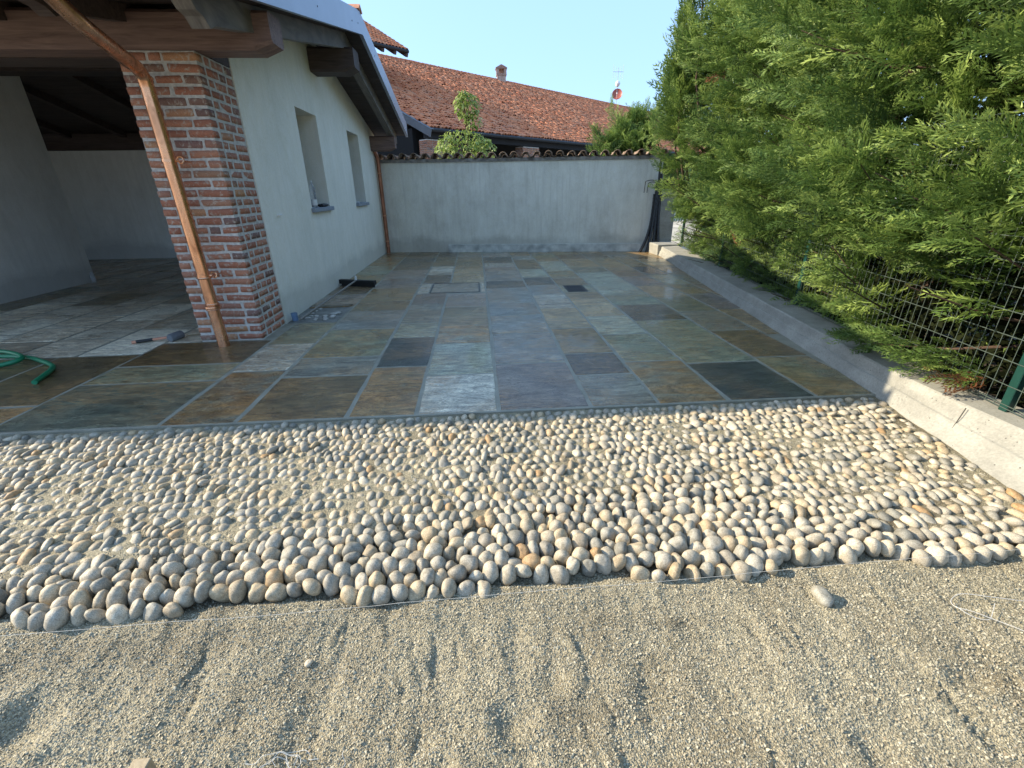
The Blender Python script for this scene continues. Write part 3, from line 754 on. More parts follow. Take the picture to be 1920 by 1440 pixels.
# gutter and downpipes in copper
m = MB(); gpts = [(.075*math.cos(a), .075*math.sin(a)) for a in np.linspace(math.pi, 2*math.pi, 9)]
prof = [(3.80+p[0], 2.79+p[1]) for p in gpts]+[(3.80+p[0]*.94, 2.79+p[1]*.94) for p in gpts[::-1]]
m.prism(prof, 'x', -11, -1.60); m.obj('gutter', COPPER, house, smooth=True)
def bend(a, b, c, r=.12, k=5):
    a, b, c = Vector(a), Vector(b), Vector(c); p = b+(a-b).normalized()*r; q = b+(c-b).normalized()*r
    return [((1-t)**2)*p+2*t*(1-t)*b+t*t*q for t in np.linspace(0, 1, k)]
p0, p1, p2, p3 = (-2.745, 4.82, .0), (-2.80, 4.84, 2.46), (-2.66, 4.06, 2.58), (-2.70, 3.82, 2.74)
pipe = MB().tube([p0]+bend(p0, p1, p2)+bend(p1, p2, p3, .1)+[p3], .056, 16).obj('downpipe', COPPER, house, smooth=True)
def ring(z, r=.064, h=.012, base=p0, top=p1, par=pipe, nm='pipe_ring'):
    t = z/top[2]; c = Vector(base).lerp(Vector(top), t)
    return MB().lathe([(r-.01, -h), (r, -h*.7), (r+.004, 0), (r, h*.7), (r-.01, h)], c, 18).obj(nm, COPPER, par, smooth=True)
ring(.42, .072, .016); ring(.455, .062, .01); ring(.72); ring(2.42, .06, .012); ring(.40, .066, .01)
for z in (.74, 1.78):
    t = z/2.46; c = Vector(p0).lerp(Vector(p1), t); m = MB()
    m.lathe([(.057, -.012), (.062, -.012), (.062, .012), (.057, .012)], c, 16)
    m.tube([c+Vector((.06, 0, 0)), c+Vector((.085, .0, .0))], .012, 8)
    m.tube([c+Vector((.10+.028*math.cos(a), .005*math.sin(a*2), .028*math.sin(a)+.005)) for a in np.linspace(0, 6.28, 13)], .007, 6, False)
    m.tube([c+Vector((.09, .02, 0)), c+Vector((.09, .17, 0))], .006, 6)
    m.obj('pipe_clip', COPPER, pipe, smooth=True)
# brick pillar: mortar core with single bricks
px0, px1, py0, py1 = -3.075, -2.412, 5.0, 5.645
pil = MB().box(px0+.007, px1-.006, py0+.006, py1, -.02, 2.655).obj('brick_pillar', LIME, house)
BV, BF = bevbox(.16, 1, 1, 1)
def brickmesh(seed):
    r = np.random.default_rng(seed); v = BV.copy()*np.array([1, 1, 1]); b = .10
    v, f = bevbox(.12, 1, 1, 1)
    return mesh('brick_shape', v*(1+r.uniform(-.075, .035, v.shape))+np.array([0, 0, .12])*np.sin(v[:, :1]*2.2+seed)*r.uniform(-.8, .8), f, BRICK, True)
BM = [brickmesh(s) for s in range(6)]
nC = 31; ch = 2.655/nC
_b = random.Random(5)
def brick(cx, cy, cz, hx, hy, hz):
    link('brick', _b.choice(BM), pil, (cx, cy, cz), (_b.uniform(-.02, .02), _b.uniform(-.03, .03), _b.uniform(-.02, .02)), (hx, hy, hz*_b.uniform(.9, 1.06)))
for k in range(nC):
    z = (k+.5)*ch; hz = .0315; par = k % 2; jt = .0105
    xx = px0; first = .13 if par else .26
    cuts = [px0]
    w = first*_b.uniform(.9, 1.1)
    while cuts[-1]+w < px1-.09: cuts.append(cuts[-1]+w); w = _b.choice([.25, .25, .13, .27])*_b.uniform(.92, 1.08)
    if px1-cuts[-1] > .30: cuts.append((cuts[-1]+px1)/2)
    cuts.append(px1)
    for a, b in zip(cuts[:-1], cuts[1:]):
        d = .06*_b.uniform(.9, 1.0); pr = _b.uniform(-.003, .004)
        a2 = a+(jt if a > px0 else 0); b2 = b-(jt if b < px1 else -.002)
        brick((a2+b2)/2, py0+d-pr-.003, z, (b2-a2)/2, d, hz)
    cuts = [py0+.125]; w = (.25 if par else .12)*_b.uniform(.9, 1.1)
    while cuts[-1]+w < py1-.08: cuts.append(cuts[-1]+w); w = _b.choice([.25, .13, .24])*_b.uniform(.92, 1.08)
    cuts.append(py1+.0)
    for a, b in zip(cuts[:-1], cuts[1:]):
        brick(px1-.06+_b.uniform(-.003, .004), (a+b)/2+.004, z, .06, (b-a)/2-.013, hz)
    if k % 1 == 0:
        a = py0+.13
        for L in (.25, .25):
            brick(px0+.06, a+L/2, z, .06, L/2-.009, hz); a += L+.0
# far downpipe in the corner
q0, q1 = (-2.335, 12.5, 0), (-2.335, 12.5, 2.22)
fp = MB().tube([q0]+bend(q0, q1, (-2.38, 12.45, 2.4), .06)+[(-2.40, 12.43, 2.42)], .048, 14).obj('downpipe', COPPER_D, house, smooth=True)
for z in (.18, .30, .92, 1.9): ring(z, .056, .012, q0, (q0[0], q0[1], 2.46), fp)
# wall stub
wst = MB().tube([(XW, 6.05, 1.245), (XW+.03, 6.05, 1.245)], .012, 8).tube([(XW+.028, 6.03, 1.25), (XW+.034, 6.10, 1.252)], .008, 6).obj('wall_stub', WHITE, house)

# ------------------------------------------------------------------ boundary wall at the back
bw = empty('boundary_wall', (1.0, 12.3, 0), 'grey rendered garden wall closing the courtyard, capped with wavy clay tiles', 'wall')
u = Vector((6.98, -.914, 0)).normalized(); nrm = Vector((-u.y, u.x, 0))   # along the wall; away from the camera
A0 = Vector((-2.39, wally(-2.39), 0)); LEN = 7.1
def wp(s, d, z): p = A0+u*s+nrm*d; return (p.x, p.y, z)
def wbox(s0, s1, d0, d1, z0, z1):
    return ([wp(s0,d0,z0), wp(s1,d0,z0), wp(s1,d1,z0), wp(s0,d1,z0), wp(s0,d0,z1), wp(s1,d0,z1), wp(s1,d1,z1), wp(s0,d1,z1)],
            [(0,3,2,1),(4,5,6,7),(0,1,5,4),(1,2,6,5),(2,3,7,6),(3,0,4,7)])
MB().add(*wbox(0, LEN-.12, 0, .30, -.1, 2.13)).obj('wall_face', PL_WALL, bw)
MB().add(*wbox(0, LEN-.1, -.025, .33, 2.131, 2.205)).obj('coping_band', simple('stained_coping_band', (.26,.23,.20), .9, 0, .5, 9, .4), bw)
MB().add(*wbox(1.66, LEN-.3, -.09, -.002, 0, .19)).obj('plinth', simple('pale_worn_plinth', (.52,.51,.46), .9, 0, .35, 5, .5), bw)
def coppo(r0, r1, L, th=.014, n=7):
    v = []; f = []
    for (y, r) in ((-L/2, r0), (L/2, r1)):
        for rad in (r, r-th):
            for k in range(n):
                a = math.pi*k/(n-1); v.append((rad*math.cos(a), y, rad*math.sin(a)))
    for k in range(n-1):
        f += [(k, k+1, 2*n+k+1, 2*n+k), (n+k+1, n+k, 3*n+k, 3*n+k+1), (k+1, k, n+k, n+k+1), (2*n+k, 2*n+k+1, 3*n+k+1, 3*n+k)]
    f += [(0, 2*n, 3*n, n), (n-1, 2*n-1, 4*n-1, 3*n-1)]
    return v, f
cm = mesh('coping_tile', *coppo(.098, .085, .50), COPING, True)
yaw_w = math.atan2(u.y, u.x); ncop = 26; stp = (LEN+.02)/ncop
for i in range(ncop):
    s = .12+i*stp+_b.uniform(-.012, .012)
    p = wp(s, .15+_b.uniform(-.02, .02), 2.232+_b.uniform(-.004, .006)); link('coping_tile', cm, bw, p, (R(-2+_b.uniform(-1.5, 1.5)), _b.uniform(-.10, .10), yaw_w+_b.uniform(-.05, .05)))
    if i < ncop-1:
        p = wp(s+stp/2, .16, 2.302); link('coping_tile', cm, bw, p, (R(182), _b.uniform(-.05, .05), yaw_w+_b.uniform(-.03, .03)))
# utility post behind the conduits, at the corner
MB().add(*wbox(LEN-.10, LEN+.25, -.14, .22, -.1, 1.45)).obj('corner_pier', CONC, bw)

# ------------------------------------------------------------------ kerb wall
kw = empty('kerb_wall', (3.4, 5.0, 0), 'low concrete kerb wall running along the right side under the wire fence', 'kerb wall')
ky = np.concatenate([np.arange(-2, 10.9, .2), [10.9]])
kb = np.interp(ky, [-2, 1.0, 2.05, 2.88, 10.9], [2.3, 2.62, 2.86, 3.02, 4.335])
kt = np.interp(ky, [-2, 1.0, 2.03, 2.94, 10.9], [2.72, 3.0, 3.075, 3.10, 4.40])
ko = kt+np.interp(ky, [-2, 1.5, 2.27, 5.0, 10.9], [.26, .26, .27, .36, .40])
TOPZ = .2
v = []; f = []
for i, y in enumerate(ky):
    jz = .004*math.sin(y*7); midx = kb[i]*.5+kt[i]*.5
    v += [(kb[i], y, -.2), (kb[i]+.004*math.sin(y*9), y, -.01), (midx-.006, y, .097+jz), (midx+.008, y, .103+jz), (kt[i]-.012, y, TOPZ-.012), (kt[i], y, TOPZ-.002+jz*.5), (ko[i], y, TOPZ+.004+jz), (ko[i]+.02, y, -.2)]
for i in range(len(ky)-1):
    for k in range(7): a = i*8+k; f.append((a, a+1, a+9, a+8)[::-1])
f += [tuple(range(8)), tuple(range((len(ky)-1)*8, len(ky)*8))[::-1]]
m = MB(); m.add(v, f); m.obj('kerb_body', CONC, kw)
MB().box(4.30, 4.86, 10.91, 11.62, -.1, .24, .01).obj('kerb_end_block', CONC, kw)
m = MB(); m.beam((2.937, 2.30, .0), (3.047, 2.345, .19), .008, .003, (0, 1, 0)); m.obj('expansion_joint', simple('joint_filler', (.13,.12,.10), .9), kw)

v, f = grid(np.array([0, .5, 1., 2., 3., 4.]), np.arange(-2, 11.4, .3), lambda x, y: x*0+.1+.05*fbm(x, y, 1.5, 12))
v[:, 0] += np.interp(v[:, 1], [-2, 10.9], [2.78, 4.72]); tag(obj('hedge_bed', v, f, LITTER, smooth=True), kind='structure')

# ------------------------------------------------------------------ wire fence
def fx(y): return np.interp(y, [-2, 2.27, 5.01, 10.9], [2.72, 3.22, 3.73, 4.83])
fence = empty('wire_fence', (3.7, 5.0, .2), 'green wire mesh fence on steel posts half buried in the conifer hedge', 'fence')
posts = [-.5, 2.27, 5.01, 7.85, 10.75]
for y in posts:
    MB().box(fx(y)-.024, fx(y)+.024, y-.024, y+.024, TOPZ, 2.02, .004).obj('post', GREENP, fence)
for a, b in zip(posts[:-1], posts[1:]):
    m = MB(); zs = [.225, .245, .36, .50, .64, .78, .92, 1.06, 1.20, 1.34, 1.48, 1.62, 1.76, 1.90]
    for z in zs: m.beam((fx(a)-.028, a, z), (fx(b)-.028, b, z), .0042, .0042)
    k = int((b-a)/.062)
    for i in range(1, k):
        y = a+(b-a)*i/k; m.beam((fx(y)-.0245, y, .222), (fx(y)-.0245, y, 1.905), .003, .003, (0, 1, 0))
    m.obj('wire_mesh', WIREM, fence)

# ------------------------------------------------------------------ conifer hedge
def spray_template(seed, nb=16, L=1.0):
    r = np.random.default_rng(seed); V = []; T = []; A = []
    def kite(p, d, side, ln, w, up, tint):
        b = len(V); d = d/np.linalg.norm(d); s = np.cross(d, up); s /= np.linalg.norm(s)+1e-9
        V.extend([p, p+d*ln*.45+s*w, p+d*ln, p+d*ln*.45-s*w]); T.extend([(b, b+1, b+2), (b, b+2, b+3)]); A.extend([tint]*4)
    def spike(p, d, side, ln, w, up, tint):
        b = len(V); d = d/np.linalg.norm(d); s = np.cross(d, up); s /= np.linalg.norm(s)+1e-9
        V.extend([p+s*w*.75, p+d*ln*1.05, p-s*w*.75+d*ln*.12]); T.append((b, b+1, b+2)); A.extend([tint]*3)
    up = np.array([0, 0, 1.])
    bendz = r.uniform(-.25, .05)
    def axis(t): return np.array([t, .04*math.sin(t*5+seed), bendz*t*t])
    for i in range(nb):
        t = .06+.94*i/nb; p = axis(t); side = 1 if i % 2 else -1
        ln = (.30*(1-t)**.6+.10)*r.uniform(.8, 1.2)*(min(1, t*4+.35)); ang = R(r.uniform(32, 46))
        d = np.array([math.cos(ang), side*math.sin(ang), r.uniform(-.25, .15)])
        kite(p, d, side, ln, .021, up+r.normal(0, .35, 3), .35+.45*t)
        for j in range(3):
            q = p+d/np.linalg.norm(d)*ln*(.22+.24*j); a2 = ang*.25+R(r.uniform(-8, 8)); s2 = 1 if j % 2 else -1
            d2 = np.array([math.cos(ang+s2*R(32)), side*math.sin(ang+s2*R(32)), r.uniform(-.35, .2)])
            spike(q, d2, side, ln*r.uniform(.38, .55), .019, up+r.normal(0, .5, 3), .4+.5*t)
    kite(axis(.9), np.array([1, 0, bendz]), 1, .16, .016, up, .95)
    return np.array(V), np.array(T), np.array(A)
ST = [spray_template(s) for s in range(6)]
def build_sprays(pos, dirs, size, tint, roll):
    VV, TT, AA, b = [], [], [], 0
    kind = rng.integers(0, len(ST), len(pos))
    for k in range(len(ST)):
        I = np.where(kind == k)[0]
        if len(I) == 0: continue
        tv, tf, ta = ST[k]
        d = dirs[I]/np.linalg.norm(dirs[I], axis=1, keepdims=True)
        up = np.tile(np.array([0, 0, 1.]), (len(I), 1))+rng.normal(0, .001, (len(I), 3))
        s = np.cross(up, d); s /= np.linalg.norm(s, axis=1, keepdims=True); w = np.cross(d, s)
        c, sn = np.cos(roll[I])[:, None], np.sin(roll[I])[:, None]; s2 = s*c+w*sn; w2 = -s*sn+w*c
        Pn = pos[I][:, None]+size[I][:, None, None]*(tv[None, :, :1]*d[:, None]+tv[None, :, 1:2]*s2[:, None]+tv[None, :, 2:3]*w2[:, None])
        VV.append(Pn.reshape(-1, 3)); TT.append((tf[None]+(np.arange(len(I))*len(tv))[:, None, None]).reshape(-1, 3)+b); b += len(I)*len(tv)
        AA.append((np.where(tint[I] > 1.5, 1.0, np.clip(ta[None].T*.6+tint[I][None]*.5-.12, 0, .93))).T.ravel() if False else np.where((tint[I] > 1.5)[:, None], 1.0, np.clip(ta[None]*.65+tint[I][:, None]*.55-.22, 0, .93)).ravel())
    return np.concatenate(VV), np.concatenate(TT), np.concatenate(AA)
def conifer(cx, cy, H, R0, nbr, label, leaders=None, zlow=.35, ns=12, size=(.26, .46), camside=True, zbase=-.2, lean=0., name='cypress_tree', group='conifers of the hedge behind the fence'):
    t = empty(name, (cx, cy, zbase), label, 'tree', group)
    pos, dirs, sz_, ti, ro = [], [], [], [], []
    limbs = MB(); ax = lambda z: np.array([cx+lean*(z/H)**2, cy, z])
    limbs.tube([ax(z) for z in np.linspace(zbase, H*.95, 7)], [.13*(1-k/7.2)+.012 for k in range(7)], 7)
    for i in range(nbr):
        z0 = zlow+(H-zlow)*(rng.random()**1.12)*.97
        if camside: az = math.pi+rng.normal(.25, .85)
        else: az = rng.uniform(0, 2*math.pi)
        hz = z0/H
        Rz = R0*(1-hz**2.6)**.75*(.72+.28*min(1, hz*5))*(1+.22*math.sin(az*3+cy*2+z0*2.1)+rng.normal(0, .12))
        el = R(30+26*hz+rng.normal(0, 13)); out = np.array([math.cos(az), math.sin(az), 0])
        rise = Rz*math.tan(el)*.55; zs0 = max(.1, z0-rise*.5)
        a = ax(zs0); e = ax(z0)+out*Rz+np.array([0, 0, rise*.45])
        if i % 3 == 0: limbs.tube([a, (a+e)/2-np.array([0, 0, .06]), e*.94+a*.06], [.016, .009, .003], 4, False)
        bd = (e-a); bl = np.linalg.norm(bd); bd = bd/bl; tb = rng.normal(0.52, .22); rb_ = rng.normal(0, .95)
        dead = 0; dk = rng.random() < .02
        sv = np.cross(bd, [0, 0, 1.]); sv /= np.linalg.norm(sv); wv_ = np.cross(sv, bd); sv = sv*math.cos(rb_)+wv_*math.sin(rb_); PL = min(.95, bl*.85)*rng.uniform(.8, 1.15); shade = rng.normal(0, .08)
        for k in range(ns):
            q = k/(ns-1); side = 1 if k % 2 else -1; p = e-bd*PL*(1-q)+np.array([0, 0, -.10])*(q*q)+rng.normal(0, .018, 3)
            an_ = R(rng.normal(40, 9))*(1-q*.75); dv = bd*math.cos(an_)+side*sv*math.sin(an_)+rng.normal(0, .13, 3)+np.array([0, 0, -.06])
            pos.append(p); dirs.append(dv); sz_.append(rng.uniform(*size)*(1.18-.42*q)); ti.append(2. if (dk and k == 3) else np.clip(tb+.06+shade+rng.normal(0, .08)-(1-q)*.30, 0, 1)); ro.append(rb_*side+rng.normal(0, .30))
    if leaders:
        for lx, ly, lz0, lz1, dx in leaders:
            L = lz1-lz0; k = int(L/.030)
            for j in range(k):
                s = j/k; p = np.array([lx+dx*s*s, ly, lz0+L*s]); a = rng.uniform(0, 6.28); wd = .95*(1-s)**.7+.16
                dv = np.array([math.cos(a), math.sin(a), 1.1+s])
                for q in range(2):
                    a = rng.uniform(0, 6.28); dv = np.array([math.cos(a), math.sin(a), .9+s*1.4]); pos.append(p+rng.normal(0, .02, 3)+dv/3*wd*.35*rng.random()); dirs.append(dv); sz_.append(wd*rng.uniform(.35, .65)); ti.append(rng.normal(.45, .14)); ro.append(rng.normal(0, 1.2))
            limbs.tube([(lx+.2, ly, lz0-.8)]+[(lx+dx*q*q, ly, lz0+L*q) for q in (0, .25, .5, .75, .92)], [.022, .018, .014, .010, .006, .002], 5, False)
    pos, dirs, sz_, ti, ro = map(np.array, (pos, dirs, sz_, ti, ro))
    if cy < 11: kp = ~((pos[:, 2] < .95) & (pos[:, 0]+dirs[:, 0]*sz_*.75 < fx(pos[:, 1])-.12-.14*(pos[:, 1] < 4.6))) & ~((pos[:, 1] > 9.3) & (pos[:, 0] < 4.55) & (pos[:, 2] < 2.25)); pos, dirs, sz_, ti, ro = pos[kp], dirs[kp], sz_[kp], ti[kp], ro[kp]
    tipx = pos[:, 0]+.5*dirs[:, 0]*sz_/np.linalg.norm(dirs, axis=1); kp = ~((tipx/pos[:, 1] < .385) & (pos[:, 2] > 3.3) & (pos[:, 1] > 6.5)) if cy < 11 else pos[:, 2] < 3.7; pos, dirs, sz_, ti, ro = pos[kp], dirs[kp], sz_[kp], ti[kp], ro[kp]
    v, f, a = build_sprays(pos, dirs, sz_, ti, ro)
    limbs.obj('trunk', BARK, t)
    # twiggy brown-green interior of the crown
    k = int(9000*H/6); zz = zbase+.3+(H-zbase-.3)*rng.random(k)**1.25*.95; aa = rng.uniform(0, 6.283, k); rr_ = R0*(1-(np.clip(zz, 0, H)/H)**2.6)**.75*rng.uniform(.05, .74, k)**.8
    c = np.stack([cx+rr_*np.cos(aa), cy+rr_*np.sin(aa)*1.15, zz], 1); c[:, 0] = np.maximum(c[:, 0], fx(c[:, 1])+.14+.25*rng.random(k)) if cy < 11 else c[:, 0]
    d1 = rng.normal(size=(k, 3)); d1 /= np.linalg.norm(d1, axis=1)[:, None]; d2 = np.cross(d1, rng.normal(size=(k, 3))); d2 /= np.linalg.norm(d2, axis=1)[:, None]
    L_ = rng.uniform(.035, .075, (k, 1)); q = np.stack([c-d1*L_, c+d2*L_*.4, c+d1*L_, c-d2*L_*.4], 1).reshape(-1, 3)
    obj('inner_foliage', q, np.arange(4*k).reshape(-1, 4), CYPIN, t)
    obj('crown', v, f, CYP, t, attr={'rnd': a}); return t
hx = lambda y: fx(y)+.72
conifer(hx(1.0)+.1, 1.0, 6.2, 1.25, 120, 'hedge conifer nearest the camera, cut off by the right edge of the photo', size=(.26, .44), zlow=.9)
conifer(hx(2.5), 2.5, 6.3, 1.30, 200, 'hedge conifer behind the nearest green fence post, with the open mesh below it', size=(.24, .42), zlow=.75)
conifer(hx(3.9), 3.9, 6.6, 1.35, 220, 'hedge conifer between the two visible fence posts, with boughs reaching down to the kerb', size=(.24, .42), zlow=.3)
conifer(hx(5.3), 5.3, 6.4, 1.35, 210, 'hedge conifer behind the second fence post, low boughs lying on the kerb', zlow=.1)
conifer(hx(6.7), 6.7, 6.3, 1.35, 190, 'dense hedge conifer third from the back wall end', zlow=.1)
conifer(hx(8.1), 8.1, 6.0, 1.40, 180, 'hedge conifer second from the back wall end, dark gap beside its top', zlow=.1, leaders=[(4.15, 8.3, 3.9, 5.8, -.15)])
conifer(hx(9.6)-.05, 9.6, 4.9, 1.45, 190, 'last conifer of the hedge, with feathery leaning leaders against the sky', zlow=.15, leaders=[(4.1, 9.7, 2.4, 4.6, -.50), (3.95, 9.6, 2.8, 5.2, -.35), (3.85, 9.4, 2.5, 4.3, -.35), (4.0, 9.8, 2.2, 3.4, -.3), (3.9, 9.0, 3.2, 5.4, -.25), (4.5, 9.3, 3.4, 5.6, -.1), (4.9, 9.5, 3.8, 5.9, .1), (4.0, 9.7, 2.4, 3.9, -.4)])
conifer(4.8, 14.3, 3.35, 1.35, 150, 'small bushy conifer growing behind the far end of the tiled garden wall', zlow=1.2, size=(.28, .46), name='cypress_tree', leaders=[(3.6, 13.9, 2.1, 3.0, -.35), (4.2, 13.9, 2.3, 3.1, -.15), (4.9, 13.8, 2.5, 3.5, -.1)], group='conifers beyond the garden wall')
# low sprig creeping through the mesh over the kerb
sg = empty('cypress_sprig', (3.25, 3.1, .3), 'dusty conifer sprig with rusty dead tips poking through the mesh over the sunlit kerb', 'conifer sprig')
k = 90; pos = np.stack([rng.uniform(3.10, 3.42, k), rng.uniform(2.45, 3.5, k), np.zeros(k)], 1); pos[:, 2] = .26+.22*rng.random(k)*(1-np.abs(pos[:, 1]-3.0)/.9)
dirs = np.stack([-np.ones(k)*.8, rng.normal(.3, .5, k), rng.normal(.1, .25, k)], 1)
tn = rng.normal(.45, .15, k); tn[(pos[:, 1] < 2.62) & (rng.random(k) < .45)] = 2.
v, f, a = build_sprays(pos, dirs, rng.uniform(.16, .28, k), tn, rng.normal(0, .8, k))
obj('foliage', v, f, CYP, sg, attr={'rnd': a})
MB().tube([(3.7, 2.6, .5), (3.45, 2.9, .38), (3.2, 3.3, .30)], [.012, .008, .003], 5).obj('stem', BARK, sg)

# ------------------------------------------------------------------ broadleaf shrub behind the wall
def shrub():
    t = empty('leafy_tree', (-.2, 13.9, -.2), 'young light green leafy tree with two tiers of foliage rising behind the tiled wall', 'tree')
    m = MB(); m.tube([(-.2, 13.9, -.2), (-.22, 13.9, 1.8), (-.12, 13.9, 2.9), (-.08, 13.9, 3.75)], [.035, .028, .018, .006], 6)
    C = []
    for (cx, cz, rx, rz, n) in ((-.28, 2.62, .68, .42, 620), (-.75, 2.45, .35, .22, 160), (.25, 2.5, .42, .30, 200), (-.12, 3.55, .33, .32, 330), (-.22, 3.7, .22, .2, 100), (.02, 3.2, .22, .18, 90)):
        for i in range(n):
            d = rng.normal(size=3); d /= np.linalg.norm(d); d *= rng.uniform(.55, 1.0)**.5
            C.append((cx+d[0]*rx, 13.9+d[1]*min(rx, .45), cz+d[2]*rz))
    for i in range(16): p = C[rng.integers(len(C))]; m.tube([(-.2, 13.9, p[2]-.35), ((p[0]-.2)/2, (p[1]+13.9)/2, p[2]-.12), p], [.011, .007, .003], 4, False)
    m.obj('trunk', BARK, t)
    V, T, A = [], [], []
    for p in C:
        b = len(V); p = np.array(p); a = rng.uniform(0, 6.28); d = np.array([math.cos(a), math.sin(a), rng.uniform(-1.3, .1)]); d /= np.linalg.norm(d)
        s = np.cross(d, [0, 0, 1]); s /= np.linalg.norm(s); s = s+rng.normal(0, .3, 3); L = rng.uniform(.08, .14); w = L*.22; up = np.cross(s, d)
        V += [p, p+d*L*.35+s*w+up*.01, p+d*L*.75+s*w*.7, p+d*L-np.array([0, 0, .015]), p+d*L*.75-s*w*.7, p+d*L*.35-s*w+up*.01]
        T += [(b, b+1, b+5), (b+1, b+2, b+4), (b+1, b+4, b+5), (b+2, b+3, b+4)]; A += [rng.random()]*6
    obj('crown', np.array(V), np.array(T), SHRUB, t, attr={'rnd': A})
shrub()

# ------------------------------------------------------------------ barn with clay roof
E0 = Vector((-1.877, 22.707, 4.0)); D = Vector((.7440, .6682, 0)); Nn = Vector((-.6682, .7440, 0)); TP = math.tan(R(22)); SW = 16.12; UL = 60.
def bp(u_, s, dz=0): return E0+D*u_+Nn*s+Vector((0, 0, TP*s+dz))
def bq(u_, s, z): p = E0+D*u_+Nn*s; return Vector((p.x, p.y, z))
barn = empty('barn', (E0.x, E0.y, -.2), 'long farm barn behind the wall with old red clay tile roof and dark bays', 'barn')
rm = MB()
rm.add([bp(0,0,-.12), bp(UL,0,-.12), bp(UL,SW,-.12), bp(0,SW,-.12), bp(0,0,-.02), bp(UL,0,-.02), bp(UL,SW,-.02), bp(0,SW,-.02)], [(0,3,2,1),(4,5,6,7),(0,1,5,4),(1,2,6,5),(2,3,7,6),(3,0,4,7)])
zr = TP*SW+4
back0, back1 = bq(0, SW*2, 4.0), bq(UL, SW*2, 4.0)
rm.add([bp(0,SW,-.02), bp(UL,SW,-.02), back1, back0], [(0,1,2,3)])
broof = rm.obj('roof', simple('dark_tile_bed', (.07,.03,.02), .9), barn)
tv, tf = coppo(.098, .078, .46, .016, 5); tv = np.array(tv); tf4 = [q for q in tf]
tmesh = mesh('roof_tile', tv, tf, TILE, True)
ang_d = math.atan2(D.y, D.x); pit = R(22)
rows_ = 44; dS = SW/rows_; dU = .205
Rm = Matrix.Rotation(ang_d, 3, 'Z') @ Matrix.Rotation(pit, 3, 'X')
Rn = np.array(Rm)
tiles = []
for i in range(rows_):
    for j in range(int(UL/dU)):
        s = (i+.5)*dS; uu = (j+.5)*dU
        wv = .035*math.sin(uu*.9+s*1.3)+.03*math.sin(uu*2.7-s*.8)
        tiles.append((uu+rng.normal(0, .012), s+wv+rng.normal(0, .022)-.02, .012+rng.normal(0, .010)+.03*math.sin(uu*.35+s*.5)*.6, rng.normal(0, .05), rng.normal(0, .045)))
tiles = np.array(tiles)
tw = np.array([tuple(bp(a[0], a[1], a[2])) for a in tiles]); dcam = np.linalg.norm(tw-np.array([0, 0, CAMH]), axis=1)
vis = (tw[:, 0] > -3.4+(tw[:, 1]-22)*-.1); dcam[~vis] += 100
od = np.argsort(dcam)
for i in od[:300]:
    o = link('roof_tile', tmesh, broof, tw[i]); o.rotation_mode = 'QUATERNION'
    o.rotation_quaternion = (Rm @ Matrix.Rotation(tiles[i, 3], 3, 'Z') @ Matrix.Rotation(tiles[i, 4]-.035, 3, 'X')).to_quaternion()
far = od[300:]
tris = []
for k in range(4):
    for q in ((k, k+1, 11+k-0, 10+k), (k+1, k, 5+k, 6+k)): tris += [(q[0], q[1], q[2]), (q[0], q[2], q[3])]
tris = np.array(tris); nv = len(tv)
c, s = np.cos(tiles[far, 3]), np.sin(tiles[far, 3]); tx = tiles[far, 4]-.035
Q = np.repeat(tv[None], len(far), 0); y2 = Q[..., 1]; z2 = Q[..., 2]+y2*tx[:, None]
X2 = Q[..., 0]*c[:, None]-y2*s[:, None]; Y2 = Q[..., 0]*s[:, None]+y2*c[:, None]
Q = np.stack([X2, Y2, z2], 2) @ Rn.T+tw[far][:, None]
tag(obj('roof_tiles', Q.reshape(-1, 3), (tris[None]+(np.arange(len(far))*nv)[:, None, None]).reshape(-1, 3), TILES, broof, attr={'rnd': np.repeat(rng.random(len(far)), nv)}), kind='stuff')
m = MB(); k = int(UL/.4)+1
for i in range(k):
    a = bp(i*.4, SW+.02, .05); b = bp(i*.4+.43, SW+.02, .05+rng.normal(0, .01)); m.tube([a, b], [.12, .10], 8, False)
m.obj('ridge_tiles', TILE, broof)
m = MB(); a0 = bp(-.12, -.25, -.0); a1 = bp(-.12, SW, 0)
m.beam(a0+Vector((0, 0, -.13)), a1+Vector((0, 0, -.13)), .03, .30); m.beam(a0+Vector((0, 0, .04))+D*.08, a1+Vector((0, 0, .04))+D*.08, .2, .02); m.obj('verge_flashing', ZINC_D, broof)
m = MB(); m.tube([bq(-.1, -.10, 3.93), bq(UL, -.10, 3.93)], .085, 8); m.obj('gutter', IRON, broof)
m = MB(); m.beam(bq(0, .35, 3.75), bq(UL, .35, 3.75), .25, .25); m.obj('eaves_beam', DARKIN, barn)  # beam coloured near-black to carry the shade under the roof
m = MB(); m.beam(bq(-.0, 5.0, 2.2), bq(UL, 5.0, 2.2), .3, 5.0); m.beam(bq(UL, .3, 1.8), bq(UL, SW, 1.8), .3, 4.4); m.beam(bq(0.1, 1.3, 1.9), bq(.1, SW*2, 1.9), .2, 4.4); m.beam(bq(0.1, 5.0, 3.9), bq(.1, SW*1.6, 4.0), .2, 4.0); m.obj('wall', simple('shaded_inner_wall', (.012,.011,.011), .9), barn)  # near-black colour stands in for the unlit inside of the barn
def mk_brickwall():
    m, t, b = M_('small_far_brick'); v = coords(t, randomize=False)
    return m
